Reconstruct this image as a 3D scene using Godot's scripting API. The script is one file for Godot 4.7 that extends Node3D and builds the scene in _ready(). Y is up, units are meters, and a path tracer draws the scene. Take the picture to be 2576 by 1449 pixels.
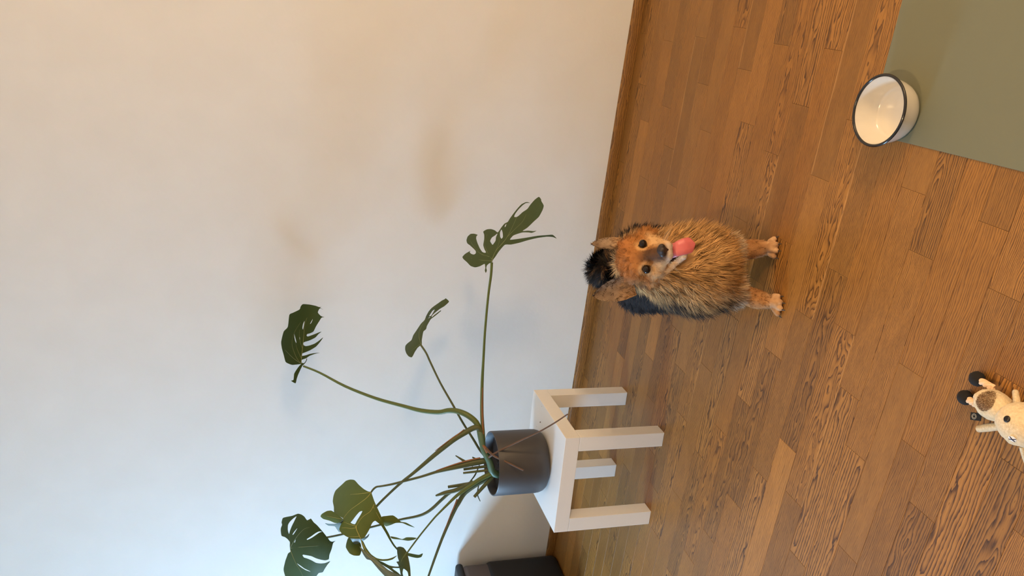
extends Node3D
# A living-room corner: the photograph was taken with the phone held sideways, so the camera is rolled a quarter turn.
# The room: back wall in the plane z = 0, floor at y = 0, x to the right along the wall, z towards the viewer.

const FOCAL := 1879.558
const EYE := Vector3(0.0, 1.16993, 2.58483)
const AXIS_RIGHT := Vector3(0.92461882, 0.00361089, -0.38087662)
const AXIS_UP := Vector3(-0.10988509, 0.9599678, -0.25765691)
const AXIS_BACK := Vector3(0.36469892, 0.28008709, 0.88800108)
const ROOM_LEFT := -3.6
const ROOM_RIGHT := 2.4
const ROOM_NEAR := 4.6
const ROOM_HIGH := 2.55

var rng := RandomNumberGenerator.new()
var soft_noise := FastNoiseLite.new()
var names := {}

# ------------------------------------------------------------------ helpers

func spot(x: float, y: float, depth: float) -> Vector3:
	var r := (724.5 - y) / FOCAL
	var u := (1288.0 - x) / FOCAL
	return EYE + (AXIS_RIGHT * r + AXIS_UP * u - AXIS_BACK) * depth

func on_level(x: float, y: float, h: float) -> Vector3:
	var d := spot(x, y, 1.0) - EYE
	return EYE + d * ((h - EYE.y) / d.y)

func s8(r: float, g: float, b: float) -> Color:
	return Color(r / 255.0, g / 255.0, b / 255.0)

func lin(r: float, g: float, b: float) -> Color:
	return s8(r, g, b).srgb_to_linear()

func mat(c: Color, rough := 0.6, metal := 0.0, spec := 0.5) -> StandardMaterial3D:
	var m := StandardMaterial3D.new()
	m.albedo_color = c
	m.roughness = rough
	m.metallic = metal
	m.metallic_specular = spec
	return m

func tinted(rough := 0.7, spec := 0.4) -> StandardMaterial3D:
	var m := mat(Color.WHITE, rough, 0.0, spec)
	m.vertex_color_use_as_albedo = true
	return m

func numbered(called: String) -> String:
	if not names.has(called):
		names[called] = 0
		return called
	names[called] += 1
	return "%s_%03d" % [called, names[called]]

func thing(called: String, label: String, category: String, at := Vector3.ZERO, turn := 0.0, group := "") -> Node3D:
	var o := Node3D.new()
	o.name = numbered(called)
	o.position = at
	o.rotation.y = turn
	o.set_meta("label", label)
	o.set_meta("category", category)
	if group != "":
		o.set_meta("group", group)
	add_child(o, true)
	return o

func part(called: String, mesh: Mesh, m: Material, parent: Node, xf := Transform3D.IDENTITY) -> MeshInstance3D:
	var o := MeshInstance3D.new()
	o.name = called
	o.mesh = wound(mesh) if mesh is ArrayMesh and called != "fur" else mesh
	o.material_override = m
	o.transform = xf
	o.cast_shadow = GeometryInstance3D.SHADOW_CASTING_SETTING_ON
	parent.add_child(o, true)
	return o

# the same mesh with every triangle wound to agree with its normals (front faces run clockwise)
var wound_done := {}
func wound(mesh: ArrayMesh) -> ArrayMesh:
	if wound_done.has(mesh):
		return wound_done[mesh]
	var out := ArrayMesh.new()
	for s in mesh.get_surface_count():
		var arr := mesh.surface_get_arrays(s)
		var v: PackedVector3Array = arr[Mesh.ARRAY_VERTEX]
		var n: PackedVector3Array = arr[Mesh.ARRAY_NORMAL]
		var idx := PackedInt32Array()
		if arr[Mesh.ARRAY_INDEX] != null:
			idx = arr[Mesh.ARRAY_INDEX]
		else:
			idx.resize(v.size())
			for i in v.size():
				idx[i] = i
		for i in range(0, idx.size(), 3):
			var a := idx[i]
			var b := idx[i + 1]
			var c := idx[i + 2]
			if (v[b] - v[a]).cross(v[c] - v[a]).dot(n[a] + n[b] + n[c]) > 0.0:
				idx[i + 1] = c
				idx[i + 2] = b
		arr[Mesh.ARRAY_INDEX] = idx
		out.add_surface_from_arrays(Mesh.PRIMITIVE_TRIANGLES, arr)
	wound_done[mesh] = out
	return out

func structure(called: String, mesh: Mesh, m: Material, label: String, at := Vector3.ZERO) -> MeshInstance3D:
	var o := part(called, mesh, m, self, Transform3D(Basis.IDENTITY, at))
	o.set_meta("kind", "structure")
	o.set_meta("label", label)
	return o

# puts a thing's node at its base and leaves its parts where they stand
func rebase(t: Node3D, base: Vector3) -> void:
	t.position = base
	for c in t.get_children():
		if c is Node3D:
			c.position -= base

func moved(p: Vector3) -> Transform3D:
	return Transform3D(Basis.IDENTITY, p)

# a box with rounded edges, centred on the origin
func rbox(size: Vector3, r: float, n := 2) -> ArrayMesh:
	var st := SurfaceTool.new()
	st.begin(Mesh.PRIMITIVE_TRIANGLES)
	add_rbox(st, Vector3.ZERO, size, r, n)
	return st.commit()

func add_rbox(st: SurfaceTool, c: Vector3, size: Vector3, r: float, n := 2) -> void:
	var h := size * 0.5
	var inner := h - Vector3.ONE * r
	for axis in 3:
		for sgn: float in [-1.0, 1.0]:
			var u := (axis + 1) % 3
			var v := (axis + 2) % 3
			var ts := []
			for i in n + 1:
				ts.append([-1.0, -1.0 + float(i) / n])
			for i in n + 1:
				ts.append([1.0, float(i) / n])
			var m := ts.size()
			var grid := []
			for i in m:
				var row := []
				for j in m:
					var d := Vector3.ZERO
					d[axis] = sgn
					d[u] = float(ts[i][1])
					d[v] = float(ts[j][1])
					var nn := d.normalized()
					var base := Vector3.ZERO
					base[axis] = sgn * inner[axis]
					base[u] = float(ts[i][0]) * inner[u]
					base[v] = float(ts[j][0]) * inner[v]
					row.append([base + nn * r + c, nn])
				grid.append(row)
			for i in m - 1:
				for j in m - 1:
					var q := [grid[i][j], grid[i + 1][j], grid[i + 1][j + 1], grid[i][j + 1]]
					var order := [0, 2, 1, 0, 3, 2] if sgn > 0 else [0, 1, 2, 0, 2, 3]
					for k: int in order:
						st.set_normal(q[k][1])
						st.set_uv(Vector2.ZERO)
						st.add_vertex(q[k][0])

# a turned shape: profile points (radius, height), smooth unless a point repeats
func lathe(profile: Array, n := 48) -> ArrayMesh:
	var st := SurfaceTool.new()
	st.begin(Mesh.PRIMITIVE_TRIANGLES)
	for i in profile.size() - 1:
		var a: Vector2 = profile[i]
		var b: Vector2 = profile[i + 1]
		if a.distance_to(b) < 1e-6:
			continue
		var na := seg_normal(profile, i, 0)
		var nb := seg_normal(profile, i, 1)
		for j in n:
			var t0 := TAU * j / n
			var t1 := TAU * (j + 1) / n
			var c := [[a, t0, na], [b, t0, nb], [b, t1, nb], [a, t1, na]]
			for k: int in [0, 1, 2, 0, 2, 3]:
				var p: Vector2 = c[k][0]
				var t: float = c[k][1]
				var nn: Vector2 = c[k][2]
				st.set_normal(Vector3(nn.x * cos(t), nn.y, nn.x * sin(t)))
				st.add_vertex(Vector3(p.x * cos(t), p.y, p.x * sin(t)))
	return st.commit()

func seg_normal(p: Array, i: int, end: int) -> Vector2:
	var d: Vector2 = (p[i + 1] - p[i]).normalized()
	var own := Vector2(d.y, -d.x)
	var k := i - 1 if end == 0 else i + 1
	if k < 0 or k + 1 >= p.size():
		return own
	var e: Vector2 = p[k + 1] - p[k]
	if e.length() < 1e-6:
		return own
	e = e.normalized()
	var o := Vector2(e.y, -e.x)
	if o.dot(own) < 0.5:
		return own
	return (own + o).normalized()

# a tube through points with a radius at each
func tube(points: Array, radii: Array, sides := 10, smooth := 4, flat := 1.0) -> ArrayMesh:
	var st := SurfaceTool.new()
	st.begin(Mesh.PRIMITIVE_TRIANGLES)
	add_tube(st, points, radii, sides, smooth, flat)
	return st.commit()

func add_tube(st: SurfaceTool, points: Array, radii: Array, sides := 10, smooth := 4, flat := 1.0) -> void:
	var pts := PackedVector3Array()
	var rs := PackedFloat32Array()
	var last := points.size() - 1
	for i in last:
		var p0: Vector3 = points[max(i - 1, 0)]
		var p1: Vector3 = points[i]
		var p2: Vector3 = points[i + 1]
		var p3: Vector3 = points[min(i + 2, last)]
		for s in smooth:
			var t := float(s) / smooth
			pts.append(p1.cubic_interpolate(p2, p0, p3, t))
			rs.append(lerpf(radii[i], radii[i + 1], t))
	pts.append(points[last])
	rs.append(radii[last])
	var n := pts.size()
	var side := Vector3.ZERO
	var rings := []
	for i in n:
		var d := (pts[min(i + 1, n - 1)] - pts[max(i - 1, 0)]).normalized()
		if side == Vector3.ZERO:
			side = d.cross(Vector3.UP if absf(d.y) < 0.9 else Vector3.RIGHT).normalized()
		side = (side - d * side.dot(d)).normalized()
		var other := d.cross(side)
		var ring := []
		for j in sides:
			var a := TAU * j / sides
			var off := side * cos(a) + other * sin(a) * flat
			ring.append([pts[i] + off * rs[i], off.normalized()])
		rings.append(ring)
	for i in n - 1:
		for j in sides:
			var k := (j + 1) % sides
			var q := [rings[i][j], rings[i + 1][j], rings[i + 1][k], rings[i][k]]
			for m: int in [0, 2, 1, 0, 3, 2]:
				st.set_normal(q[m][1])
				st.add_vertex(q[m][0])
	for e: int in [0, n - 1]:
		var c := pts[e]
		var nn := (pts[0] - pts[1]).normalized() if e == 0 else (pts[n - 1] - pts[n - 2]).normalized()
		for j in sides:
			var tri := [c, rings[e][j][0], rings[e][(j + 1) % sides][0]]
			for m in 3:
				st.set_normal(nn)
				st.add_vertex(tri[m])

func ellipsoid(r: Vector3, lumps := 0.0, seed_at := 0.0, n := 28) -> ArrayMesh:
	var st := SurfaceTool.new()
	st.begin(Mesh.PRIMITIVE_TRIANGLES)
	var rows := []
	for i in n / 2 + 1:
		var row := []
		for j in n + 1:
			var th := PI * i / (n / 2)
			var ph := TAU * (j % n) / n
			var d := Vector3(sin(th) * cos(ph), cos(th), sin(th) * sin(ph))
			var f := 1.0 + lumps * soft_noise.get_noise_3d(d.x * 60.0 + seed_at, d.y * 60.0, d.z * 60.0)
			row.append([d * r * f, (d / r).normalized()])
		rows.append(row)
	for i in n / 2:
		for j in n:
			var q := [rows[i][j], rows[i + 1][j], rows[i + 1][j + 1], rows[i][j + 1]]
			for k: int in [0, 2, 1, 0, 3, 2]:
				st.set_normal(q[k][1])
				st.add_vertex(q[k][0])
	return st.commit()

func noise_texture(freq: float, seed_at: int, ramp: Array, size := 512, kind := FastNoiseLite.TYPE_SIMPLEX_SMOOTH) -> ImageTexture:
	var n := FastNoiseLite.new()
	n.noise_type = kind
	n.seed = seed_at
	n.frequency = freq
	n.fractal_octaves = 4
	var im := n.get_seamless_image(size, size)
	im.convert(Image.FORMAT_RGB8)
	if ramp.size() == 2:
		var a: Color = ramp[0]
		var b: Color = ramp[1]
		var data := im.get_data()
		for i in size * size:
			var t := data[i * 3] / 255.0
			var c := a.lerp(b, t)
			data[i * 3] = int(c.r * 255.0)
			data[i * 3 + 1] = int(c.g * 255.0)
			data[i * 3 + 2] = int(c.b * 255.0)
		im = Image.create_from_data(size, size, false, Image.FORMAT_RGB8, data)
	im.generate_mipmaps()
	return ImageTexture.create_from_image(im)

# ------------------------------------------------------------------ scene

func _ready() -> void:
	rng.seed = 20240611
	soft_noise.seed = 5
	soft_noise.frequency = 0.03
	view_and_light()
	room_shell()
	parquet()
	downlights()
	pendant()
	side_table()
	crumbs()
	monstera()
	bin()
	feeding_mat()
	enamel_bowl()
	plush_toy()
	dog()

func view_and_light() -> void:
	var cam := Camera3D.new()
	cam.name = "camera"
	cam.transform = Transform3D(Basis(-AXIS_UP, AXIS_RIGHT, AXIS_BACK), EYE)
	cam.fov = rad_to_deg(2.0 * atan(724.5 / FOCAL))
	cam.near = 0.05
	cam.far = 60.0
	add_child(cam)
	cam.current = true
	var sky_look := ProceduralSkyMaterial.new()
	sky_look.sky_top_color = Color(0.46, 0.68, 0.92)
	sky_look.sky_horizon_color = Color(0.72, 0.90, 0.98)
	sky_look.ground_bottom_color = Color(0.36, 0.42, 0.42)
	sky_look.ground_horizon_color = Color(0.60, 0.72, 0.76)
	sky_look.sky_energy_multiplier = 1.0
	var sky := Sky.new()
	sky.sky_material = sky_look
	var env := Environment.new()
	env.background_mode = Environment.BG_SKY
	env.sky = sky
	env.background_energy_multiplier = 4.0
	env.ambient_light_source = Environment.AMBIENT_SOURCE_DISABLED
	env.tonemap_mode = Environment.TONE_MAPPER_LINEAR
	env.tonemap_exposure = 1.03
	env.sdfgi_enabled = true
	env.ssao_enabled = true
	env.ssil_enabled = true
	var we := WorldEnvironment.new()
	we.name = "world_environment"
	we.environment = env
	add_child(we)
	# daylight entering by the window in the left wall
	var day := AreaLight3D.new()
	day.name = "window_daylight"
	day.light_color = Color(0.66, 0.84, 1.0)
	day.light_energy = 7.6
	day.area_size = Vector2(0.56, 0.40)
	day.area_range = 14.0
	day.area_attenuation = 2.0
	day.shadow_enabled = true
	day.transform = Transform3D(Basis(Vector3(0, 0, 1), Vector3.UP, Vector3(-1, 0, 0)), Vector3(ROOM_LEFT - 0.02, 1.02, 1.20))
	add_child(day)

func boxes(list: Array) -> ArrayMesh:
	var st := SurfaceTool.new()
	st.begin(Mesh.PRIMITIVE_TRIANGLES)
	for b: Array in list:
		var bm := BoxMesh.new()
		bm.size = b[1] - b[0]
		st.append_from(bm, 0, moved((b[0] + b[1]) * 0.5))
	return st.commit()

func room_shell() -> void:
	var plaster := mat(s8(228, 229, 224), 0.85, 0.0, 0.3)
	plaster.albedo_texture = noise_texture(0.006, 11, [Color(0.985, 0.982, 0.978), Color(1, 1, 1)])
	plaster.heightmap_enabled = true
	plaster.heightmap_texture = noise_texture(0.05, 4, [])
	plaster.heightmap_scale = 0.03
	plaster.uv1_triplanar = true
	plaster.uv1_world_triplanar = true
	plaster.uv1_scale = Vector3(1.3, 1.3, 1.3)
	var L := ROOM_LEFT
	var R := ROOM_RIGHT
	var N := ROOM_NEAR
	var H := ROOM_HIGH
	structure("wall_back", boxes([[Vector3(L - 0.2, -0.1, -0.2), Vector3(R + 0.2, H + 0.1, 0.0)]]), plaster, "plain white painted wall behind the dog and plant")
	structure("wall_right", boxes([[Vector3(R, -0.1, 0.0), Vector3(R + 0.2, H + 0.1, N + 0.2)]]), plaster, "plain white wall on the right of the room")
	structure("wall_front", boxes([[Vector3(L - 0.2, -0.1, N), Vector3(R, H + 0.1, N + 0.2)]]), plaster, "plain white wall behind the photographer")
	structure("ceiling", boxes([[Vector3(L - 0.2, H, 0.0), Vector3(R, H + 0.15, N)]]), mat(s8(236, 233, 228), 0.9), "flat white ceiling")
	# the window wall
	var z0 := 0.84
	var z1 := 1.56
	var y0 := 0.74
	var y1 := 1.30
	structure("wall_left", boxes([[Vector3(L - 0.2, -0.1, 0.0), Vector3(L, y0, N)], [Vector3(L - 0.2, y1, 0.0), Vector3(L, H, N)], [Vector3(L - 0.2, y0, 0.0), Vector3(L, y1, z0)], [Vector3(L - 0.2, y0, z1), Vector3(L, y1, N)]]), plaster, "white wall with the window")
	var wood := mat(s8(238, 238, 236), 0.4)
	var win := Node3D.new()
	win.name = "window_1"
	win.set_meta("kind", "structure")
	win.set_meta("label", "white framed window in the left wall")
	win.position = Vector3(L - 0.1, y0, z0)
	add_child(win, true)
	var w := z1 - z0
	var h := y1 - y0
	var f := 0.06
	part("window_frame", boxes([[Vector3(-0.03, 0, 0), Vector3(0.03, f, w)], [Vector3(-0.03, h - f, 0), Vector3(0.03, h, w)], [Vector3(-0.03, f, 0), Vector3(0.03, h - f, f)], [Vector3(-0.03, f, w - f), Vector3(0.03, h - f, w)], [Vector3(-0.03, f, w * 0.5 - 0.03), Vector3(0.03, h - f, w * 0.5 + 0.03)]]), wood, win)
	var glass := mat(Color(0.95, 0.98, 1.0, 0.06), 0.02)
	glass.transparency = BaseMaterial3D.TRANSPARENCY_ALPHA
	for k in 2:
		var pw := w * 0.5 - f - 0.03
		var bm := BoxMesh.new()
		bm.size = Vector3(0.006, h - 2 * f, pw)
		part("pane", bm, glass, win, moved(Vector3(0, h * 0.5, f + pw * 0.5 if k == 0 else w - f - pw * 0.5)))

# one oak strip's grain: rings of a sawn log, pores and streaks
func grain_image(k: int, w: int, h: int, sap: int) -> Image:
	var g := RandomNumberGenerator.new()
	g.seed = 900 + k * 17
	var n1 := FastNoiseLite.new()
	n1.seed = k + 1
	n1.frequency = 1.0
	n1.fractal_octaves = 2
	var n2 := FastNoiseLite.new()
	n2.seed = k + 77
	n2.frequency = 1.0
	n2.fractal_type = FastNoiseLite.FRACTAL_NONE
	var flat_sawn := k % 3 == 0
	var v0 := g.randf_range(0.01, 0.055) if flat_sawn else g.randf_range(0.10, 0.22) * (1.0 if g.randf() < 0.5 else -1.0)
	var d0 := g.randf_range(-0.01, 0.015)
	var slope := g.randf_range(0.02, 0.06) * (1.0 if g.randf() < 0.5 else -1.0)
	var gap := g.randf_range(0.0046, 0.0078) if flat_sawn else g.randf_range(0.0030, 0.0056)
	var strong := g.randf_range(0.85, 1.15) if flat_sawn else g.randf_range(0.30, 1.0)
	var light := s8(180, 128, 62).lerp(s8(160, 111, 50), g.randf())
	var dark := s8(68, 42, 18)
	var tone := g.randf_range(0.88, 1.08)
	var data := PackedByteArray()
	data.resize(w * h * 3)
	var lr := light.r
	var lg := light.g
	var lb := light.b
	var dr := dark.r
	var dg := dark.g
	var db := dark.b
	for j in h:
		var v := float(j) / h * 0.068
		for i in w:
			var u := float(i) / w * 0.457
			var wob := n1.get_noise_2d(u * 7.0, v * 26.0)
			var d := d0 + slope * u + 0.010 * wob
			var dv := v - v0 + 0.004 * wob
			var r := sqrt(dv * dv + d * d * (1.0 if flat_sawn else 0.3))
			var ph := r / gap + 0.30 * n2.get_noise_2d(u * 4.5, v * 70.0) + 0.10 * n2.get_noise_2d(u * 45.0, v * 300.0)
			var s := ph - floorf(ph)
			var line := s * s * s
			if s > 0.93:
				line *= (1.0 - s) / 0.07
			var pore := n2.get_noise_2d(u * 42.0 + 40.0, v * 900.0)
			var fine := n2.get_noise_2d(u * 14.0, v * 650.0 + 9.0)
			var t := strong * line + (0.26 * (pore - 0.18) if pore > 0.18 else 0.0) * (0.4 + s) + 0.10 * fine + 0.07 * wob
			t = clampf(t + 0.10, 0.0, 1.0)
			var cr := lerpf(lr, dr, t) * tone
			var cg := lerpf(lg, dg, t) * tone
			var cb := lerpf(lb, db, t) * tone
			if sap != 0:
				var edge := (v if sap < 0 else 0.068 - v) + 0.0015 * wob
				if edge < 0.0045:
					var a := clampf((0.0045 - edge) / 0.0012, 0.0, 1.0) * 0.45
					cr = lerpf(cr, 0.76, a)
					cg = lerpf(cg, 0.58, a)
					cb = lerpf(cb, 0.36, a)
			var o := (j * w + i) * 3
			data[o] = int(clampf(cr, 0, 1) * 255.0)
			data[o + 1] = int(clampf(cg, 0, 1) * 255.0)
			data[o + 2] = int(clampf(cb, 0, 1) * 255.0)
	return Image.create_from_data(w, h, false, Image.FORMAT_RGB8, data)

func add_strip(st: SurfaceTool, x0: float, x1: float, z0: float, z1: float, u0: float, u1: float, flip: bool) -> void:
	var g := 0.0002
	var b := 0.0004
	var t := 0.014
	var lo := [Vector3(x0 + g, -b, z0 + g), Vector3(x1 - g, -b, z0 + g), Vector3(x1 - g, -b, z1 - g), Vector3(x0 + g, -b, z1 - g)]
	var hi := [Vector3(x0 + g + b, 0, z0 + g + b), Vector3(x1 - g - b, 0, z0 + g + b), Vector3(x1 - g - b, 0, z1 - g - b), Vector3(x0 + g + b, 0, z1 - g - b)]
	var uv := [Vector2(u0, 0), Vector2(u1, 0), Vector2(u1, 1), Vector2(u0, 1)]
	if flip:
		for i in 4:
			uv[i] = Vector2(uv[i].x, 1.0 - uv[i].y)
	for i: int in [0, 1, 2, 0, 2, 3]:
		st.set_normal(Vector3.UP)
		st.set_uv(uv[i])
		st.add_vertex(hi[i])
	var out := [Vector3(0, 0, -1), Vector3(1, 0, 0), Vector3(0, 0, 1), Vector3(-1, 0, 0)]
	for i in 4:
		var k := (i + 1) % 4
		var dn := Vector3(0, -t + b, 0)
		var q := [hi[i], lo[i], lo[k], hi[k]]
		var q2 := [lo[i], lo[i] + dn, lo[k] + dn, lo[k]]
		var us := [uv[i], uv[i], uv[k], uv[k]]
		for m: int in [0, 1, 2, 0, 2, 3]:
			st.set_normal((out[i] + Vector3.UP).normalized())
			st.set_uv(us[m])
			st.add_vertex(q[m])
		for m: int in [0, 1, 2, 0, 2, 3]:
			st.set_normal(out[i])
			st.set_uv(us[m])
			st.add_vertex(q2[m])

func parquet() -> void:
	var floor_node := Node3D.new()
	floor_node.name = "floor"
	floor_node.set_meta("kind", "structure")
	floor_node.set_meta("label", "oiled oak strip parquet floor running along the wall")
	add_child(floor_node, true)
	var under := BoxMesh.new()
	under.size = Vector3(ROOM_RIGHT - ROOM_LEFT + 0.4, 0.1, ROOM_NEAR + 0.4)
	part("subfloor", under, mat(s8(70, 46, 26), 0.9), floor_node, moved(Vector3((ROOM_LEFT + ROOM_RIGHT) * 0.5, -0.064, ROOM_NEAR * 0.5)))
	var kinds := 14
	var looks := []
	for k in kinds + 2:
		var sap := 0 if k < kinds else (-1 if k == kinds else 1)
		var im := grain_image(k, 960, 150, sap)
		im.generate_mipmaps()
		var m := mat(Color.WHITE, 0.42, 0.0, 0.45)
		m.albedo_texture = ImageTexture.create_from_image(im)
		m.texture_filter = BaseMaterial3D.TEXTURE_FILTER_LINEAR_WITH_MIPMAPS_ANISOTROPIC
		looks.append(m)
	# where a butt joint lies in each row, counted from the wall; strips are 0.457 m long
	var joint := [-0.079, -0.246, -0.36, -0.088, -0.289, -0.407, -0.060, -0.188, -0.315, -0.018, -0.122, -0.255, -0.045, -0.305, -0.173, -0.038, -0.318, -0.176, -0.042, -0.150, -0.273, -0.383, -0.145, -0.283, -0.386, -0.06, -0.19, -0.288]
	var edges := [0.0, 0.066, 0.136, 0.205, 0.277, 0.346, 0.416, 0.485, 0.553, 0.621, 0.690, 0.759, 0.828, 0.897, 0.963, 1.032, 1.097, 1.168, 1.238, 1.306, 1.376, 1.442, 1.507, 1.571, 1.635, 1.701, 1.768, 1.836, 1.904]
	var pale := {"6_-1": -1, "10_0": -1, "16_0": -1, "13_-1": 1, "17_-1": 1, "11_-2": 1, "19_-2": 1}
	var long := 0.457
	var pick := RandomNumberGenerator.new()
	pick.seed = 31
	var far := SurfaceTool.new()
	far.begin(Mesh.PRIMITIVE_TRIANGLES)
	for row in 67:
		var z0: float = edges[row] if row < edges.size() else 1.904 + 0.068 * (row - 28)
		var z1: float = edges[row + 1] if row + 1 < edges.size() else 1.904 + 0.068 * (row - 27)
		var j0: float = joint[row] if row < joint.size() else pick.randf_range(-0.45, 0.0)
		if z0 > ROOM_NEAR:
			break
		for k in range(-12, 7):
			var x0 := j0 + long * k
			var x1 := x0 + long
			var u0 := 0.0
			var u1 := 1.0
			if x1 < ROOM_LEFT or x0 > ROOM_RIGHT:
				continue
			if x0 < ROOM_LEFT:
				u0 = (ROOM_LEFT - x0) / long
				x0 = ROOM_LEFT
			if x1 > ROOM_RIGHT:
				u1 = 1.0 - (x1 - ROOM_RIGHT) / long
				x1 = ROOM_RIGHT
			var flip := pick.randf() < 0.5
			var back := pick.randf() < 0.5
			var look := pick.randi() % kinds
			if back:
				var t := u0
				u0 = u1
				u1 = t
			var key := "%d_%d" % [row, k]
			if pale.has(key):
				look = kinds if pale[key] < 0 else kinds + 1
				flip = false
			var seen := z0 < 1.87 and x1 > -2.75 + maxf(0.0, z0 - 0.2) * 0.95 and x0 < 0.16
			if seen:
				var st := SurfaceTool.new()
				st.begin(Mesh.PRIMITIVE_TRIANGLES)
				add_strip(st, x0, x1, z0, z1, u0, u1, flip)
				part("plank", st.commit(), looks[look], floor_node)
			else:
				add_strip(far, x0, x1, z0, z1, u0, u1, flip)
	var rest := part("parquet_strips", far.commit(), looks[1], floor_node)
	rest.set_meta("kind", "stuff")
	# the low oak skirting
	var st2 := SurfaceTool.new()
	st2.begin(Mesh.PRIMITIVE_TRIANGLES)
	var prof := [Vector2(0.0, 0.0), Vector2(0.014, 0.0), Vector2(0.014, 0.0), Vector2(0.014, 0.026), Vector2(0.0115, 0.032), Vector2(0.007, 0.0355), Vector2(0.0, 0.0365)]
	for i in prof.size() - 1:
		if prof[i] == prof[i + 1]:
			continue
		var a: Vector2 = prof[i]
		var b: Vector2 = prof[i + 1]
		var na := seg_normal(prof, i, 0)
		var nb := seg_normal(prof, i, 1)
		var xs := 16
		for s in xs:
			var xa := lerpf(ROOM_LEFT, ROOM_RIGHT, float(s) / xs)
			var xb := lerpf(ROOM_LEFT, ROOM_RIGHT, float(s + 1) / xs)
			var q := [[xa, a, na, 0.0], [xb, a, na, 1.0], [xb, b, nb, 1.0], [xa, b, nb, 0.0]]
			for m: int in [0, 1, 2, 0, 2, 3]:
				var pp: Vector2 = q[m][1]
				var nn: Vector2 = q[m][2]
				st2.set_normal(Vector3(0, nn.y, nn.x) if i > 0 else Vector3.DOWN)
				st2.set_uv(Vector2(q[m][3], 0.2 + pp.y * 8.0))
				st2.add_vertex(Vector3(q[m][0], pp.y, pp.x))
	structure("baseboard_back", st2.commit(), looks[4], "low oak skirting strip along the white wall", Vector3(0, 0.0006, 0))

func downlights() -> void:
	var shell := mat(s8(240, 240, 238), 0.4)
	var glow := mat(s8(255, 236, 205), 0.5)
	glow.emission_enabled = true
	glow.emission = Color(1.0, 0.80, 0.55)
	glow.emission_energy_multiplier = 6.0
	var ring := lathe([Vector2(0.036, -0.002), Vector2(0.040, -0.006), Vector2(0.050, -0.005), Vector2(0.053, 0.0), Vector2(0.036, 0.0), Vector2(0.036, -0.002)], 32)
	var disc := lathe([Vector2(0.0, -0.0015), Vector2(0.0355, -0.0015)], 32)
	var where := [["nearest the green mat", -0.5, 2.35, 2.6]]
	for a: Array in where:
		var t := thing("ceiling_downlight", "small round recessed downlight in the white ceiling " + String(a[0]), "downlight", Vector3(a[1], ROOM_HIGH, a[2]))
		part("trim_ring", ring, shell, t)
		part("light_disc", disc, glow, t)
		var l := SpotLight3D.new()
		l.name = "lamp_light"
		l.light_color = Color(1.0, 0.83, 0.60)
		l.light_energy = a[3]
		l.light_size = 0.036
		l.spot_angle = 46.0
		l.spot_angle_attenuation = 0.7
		l.spot_range = 12.0
		l.spot_attenuation = 2.0
		l.shadow_enabled = true
		l.position = Vector3(0, -0.012, 0)
		l.rotation.x = -PI * 0.5
		t.add_child(l)

func pendant() -> void:
	# the warm globe lamp that hangs on the right, out of the picture
	var t := thing("pendant_lamp", "warm glowing white globe pendant lamp hanging from the ceiling", "lamp", Vector3(1.70, 1.15, 2.0))
	var glow := mat(s8(255, 240, 215), 0.6)
	glow.emission_enabled = true
	glow.emission = Color(1.0, 0.83, 0.60)
	glow.emission_energy_multiplier = 1.5
	part("lamp_globe", ellipsoid(Vector3(0.235, 0.235, 0.235), 0.0, 0.0, 40), glow, t)
	part("cord", tube([Vector3(0, 0.23, 0), Vector3(0, 0.5, 0), Vector3(0, ROOM_HIGH - 1.15, 0)], [0.004, 0.004, 0.004], 8, 2), mat(s8(230, 228, 224), 0.6), t)
	var l := OmniLight3D.new()
	l.name = "lamp_light"
	l.light_color = Color(1.0, 0.83, 0.61)
	l.light_energy = 2.6
	l.light_size = 0.2
	l.omni_range = 14.0
	l.omni_attenuation = 2.0
	l.shadow_enabled = true
	t.add_child(l)

func side_table() -> void:
	var t := thing("side_table", "small square white side table carrying the potted plant", "table", Vector3(-1.467, 0, 0.554), deg_to_rad(4.2))
	var white := mat(s8(240, 240, 237), 0.42, 0.0, 0.5)
	part("tabletop", rbox(Vector3(0.35, 0.049, 0.35), 0.0012), white, t, moved(Vector3(0, 0.345 - 0.0245, 0)))
	var leg := rbox(Vector3(0.05, 0.2955, 0.05), 0.0012)
	for sx: float in [-1.0, 1.0]:
		for sz: float in [-1.0, 1.0]:
			part("leg", leg, white, t, moved(Vector3(sx * 0.15, 0.14775, sz * 0.15)))

func crumbs() -> void:
	var dirt := mat(s8(96, 66, 50), 0.9)
	for c: Array in [[1359, 1062, 0.0026, "larger dark soil crumb lying on the white table beside the pot"], [1363, 1022, 0.0011, "tiny dark soil speck near the far edge of the white table"], [1350, 1073, 0.0009, "tiny brown soil speck close to the grey pot"]]:
		var r: float = c[2]
		var p := on_level(c[0], c[1], 0.3450 + r * 0.45)
		var o := part("soil_crumb", ellipsoid(Vector3(r, r * 0.5, r * 0.75), 0.5, r * 9000.0, 12), dirt, self, moved(p))
		o.name = numbered("soil_crumb")
		o.set_meta("label", c[3])
		o.set_meta("category", "crumb")

# ------------------------------------------------------------------ the plant

func px_tube(list: Array, sides := 10, flat := 1.0) -> ArrayMesh:
	var p := []
	var r := []
	for a: Array in list:
		p.append(spot(a[0], a[1], a[2]))
		r.append(float(a[3]) * 0.5 * float(a[2]) / FOCAL)
	return tube(p, r, sides, 4, flat)

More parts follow.
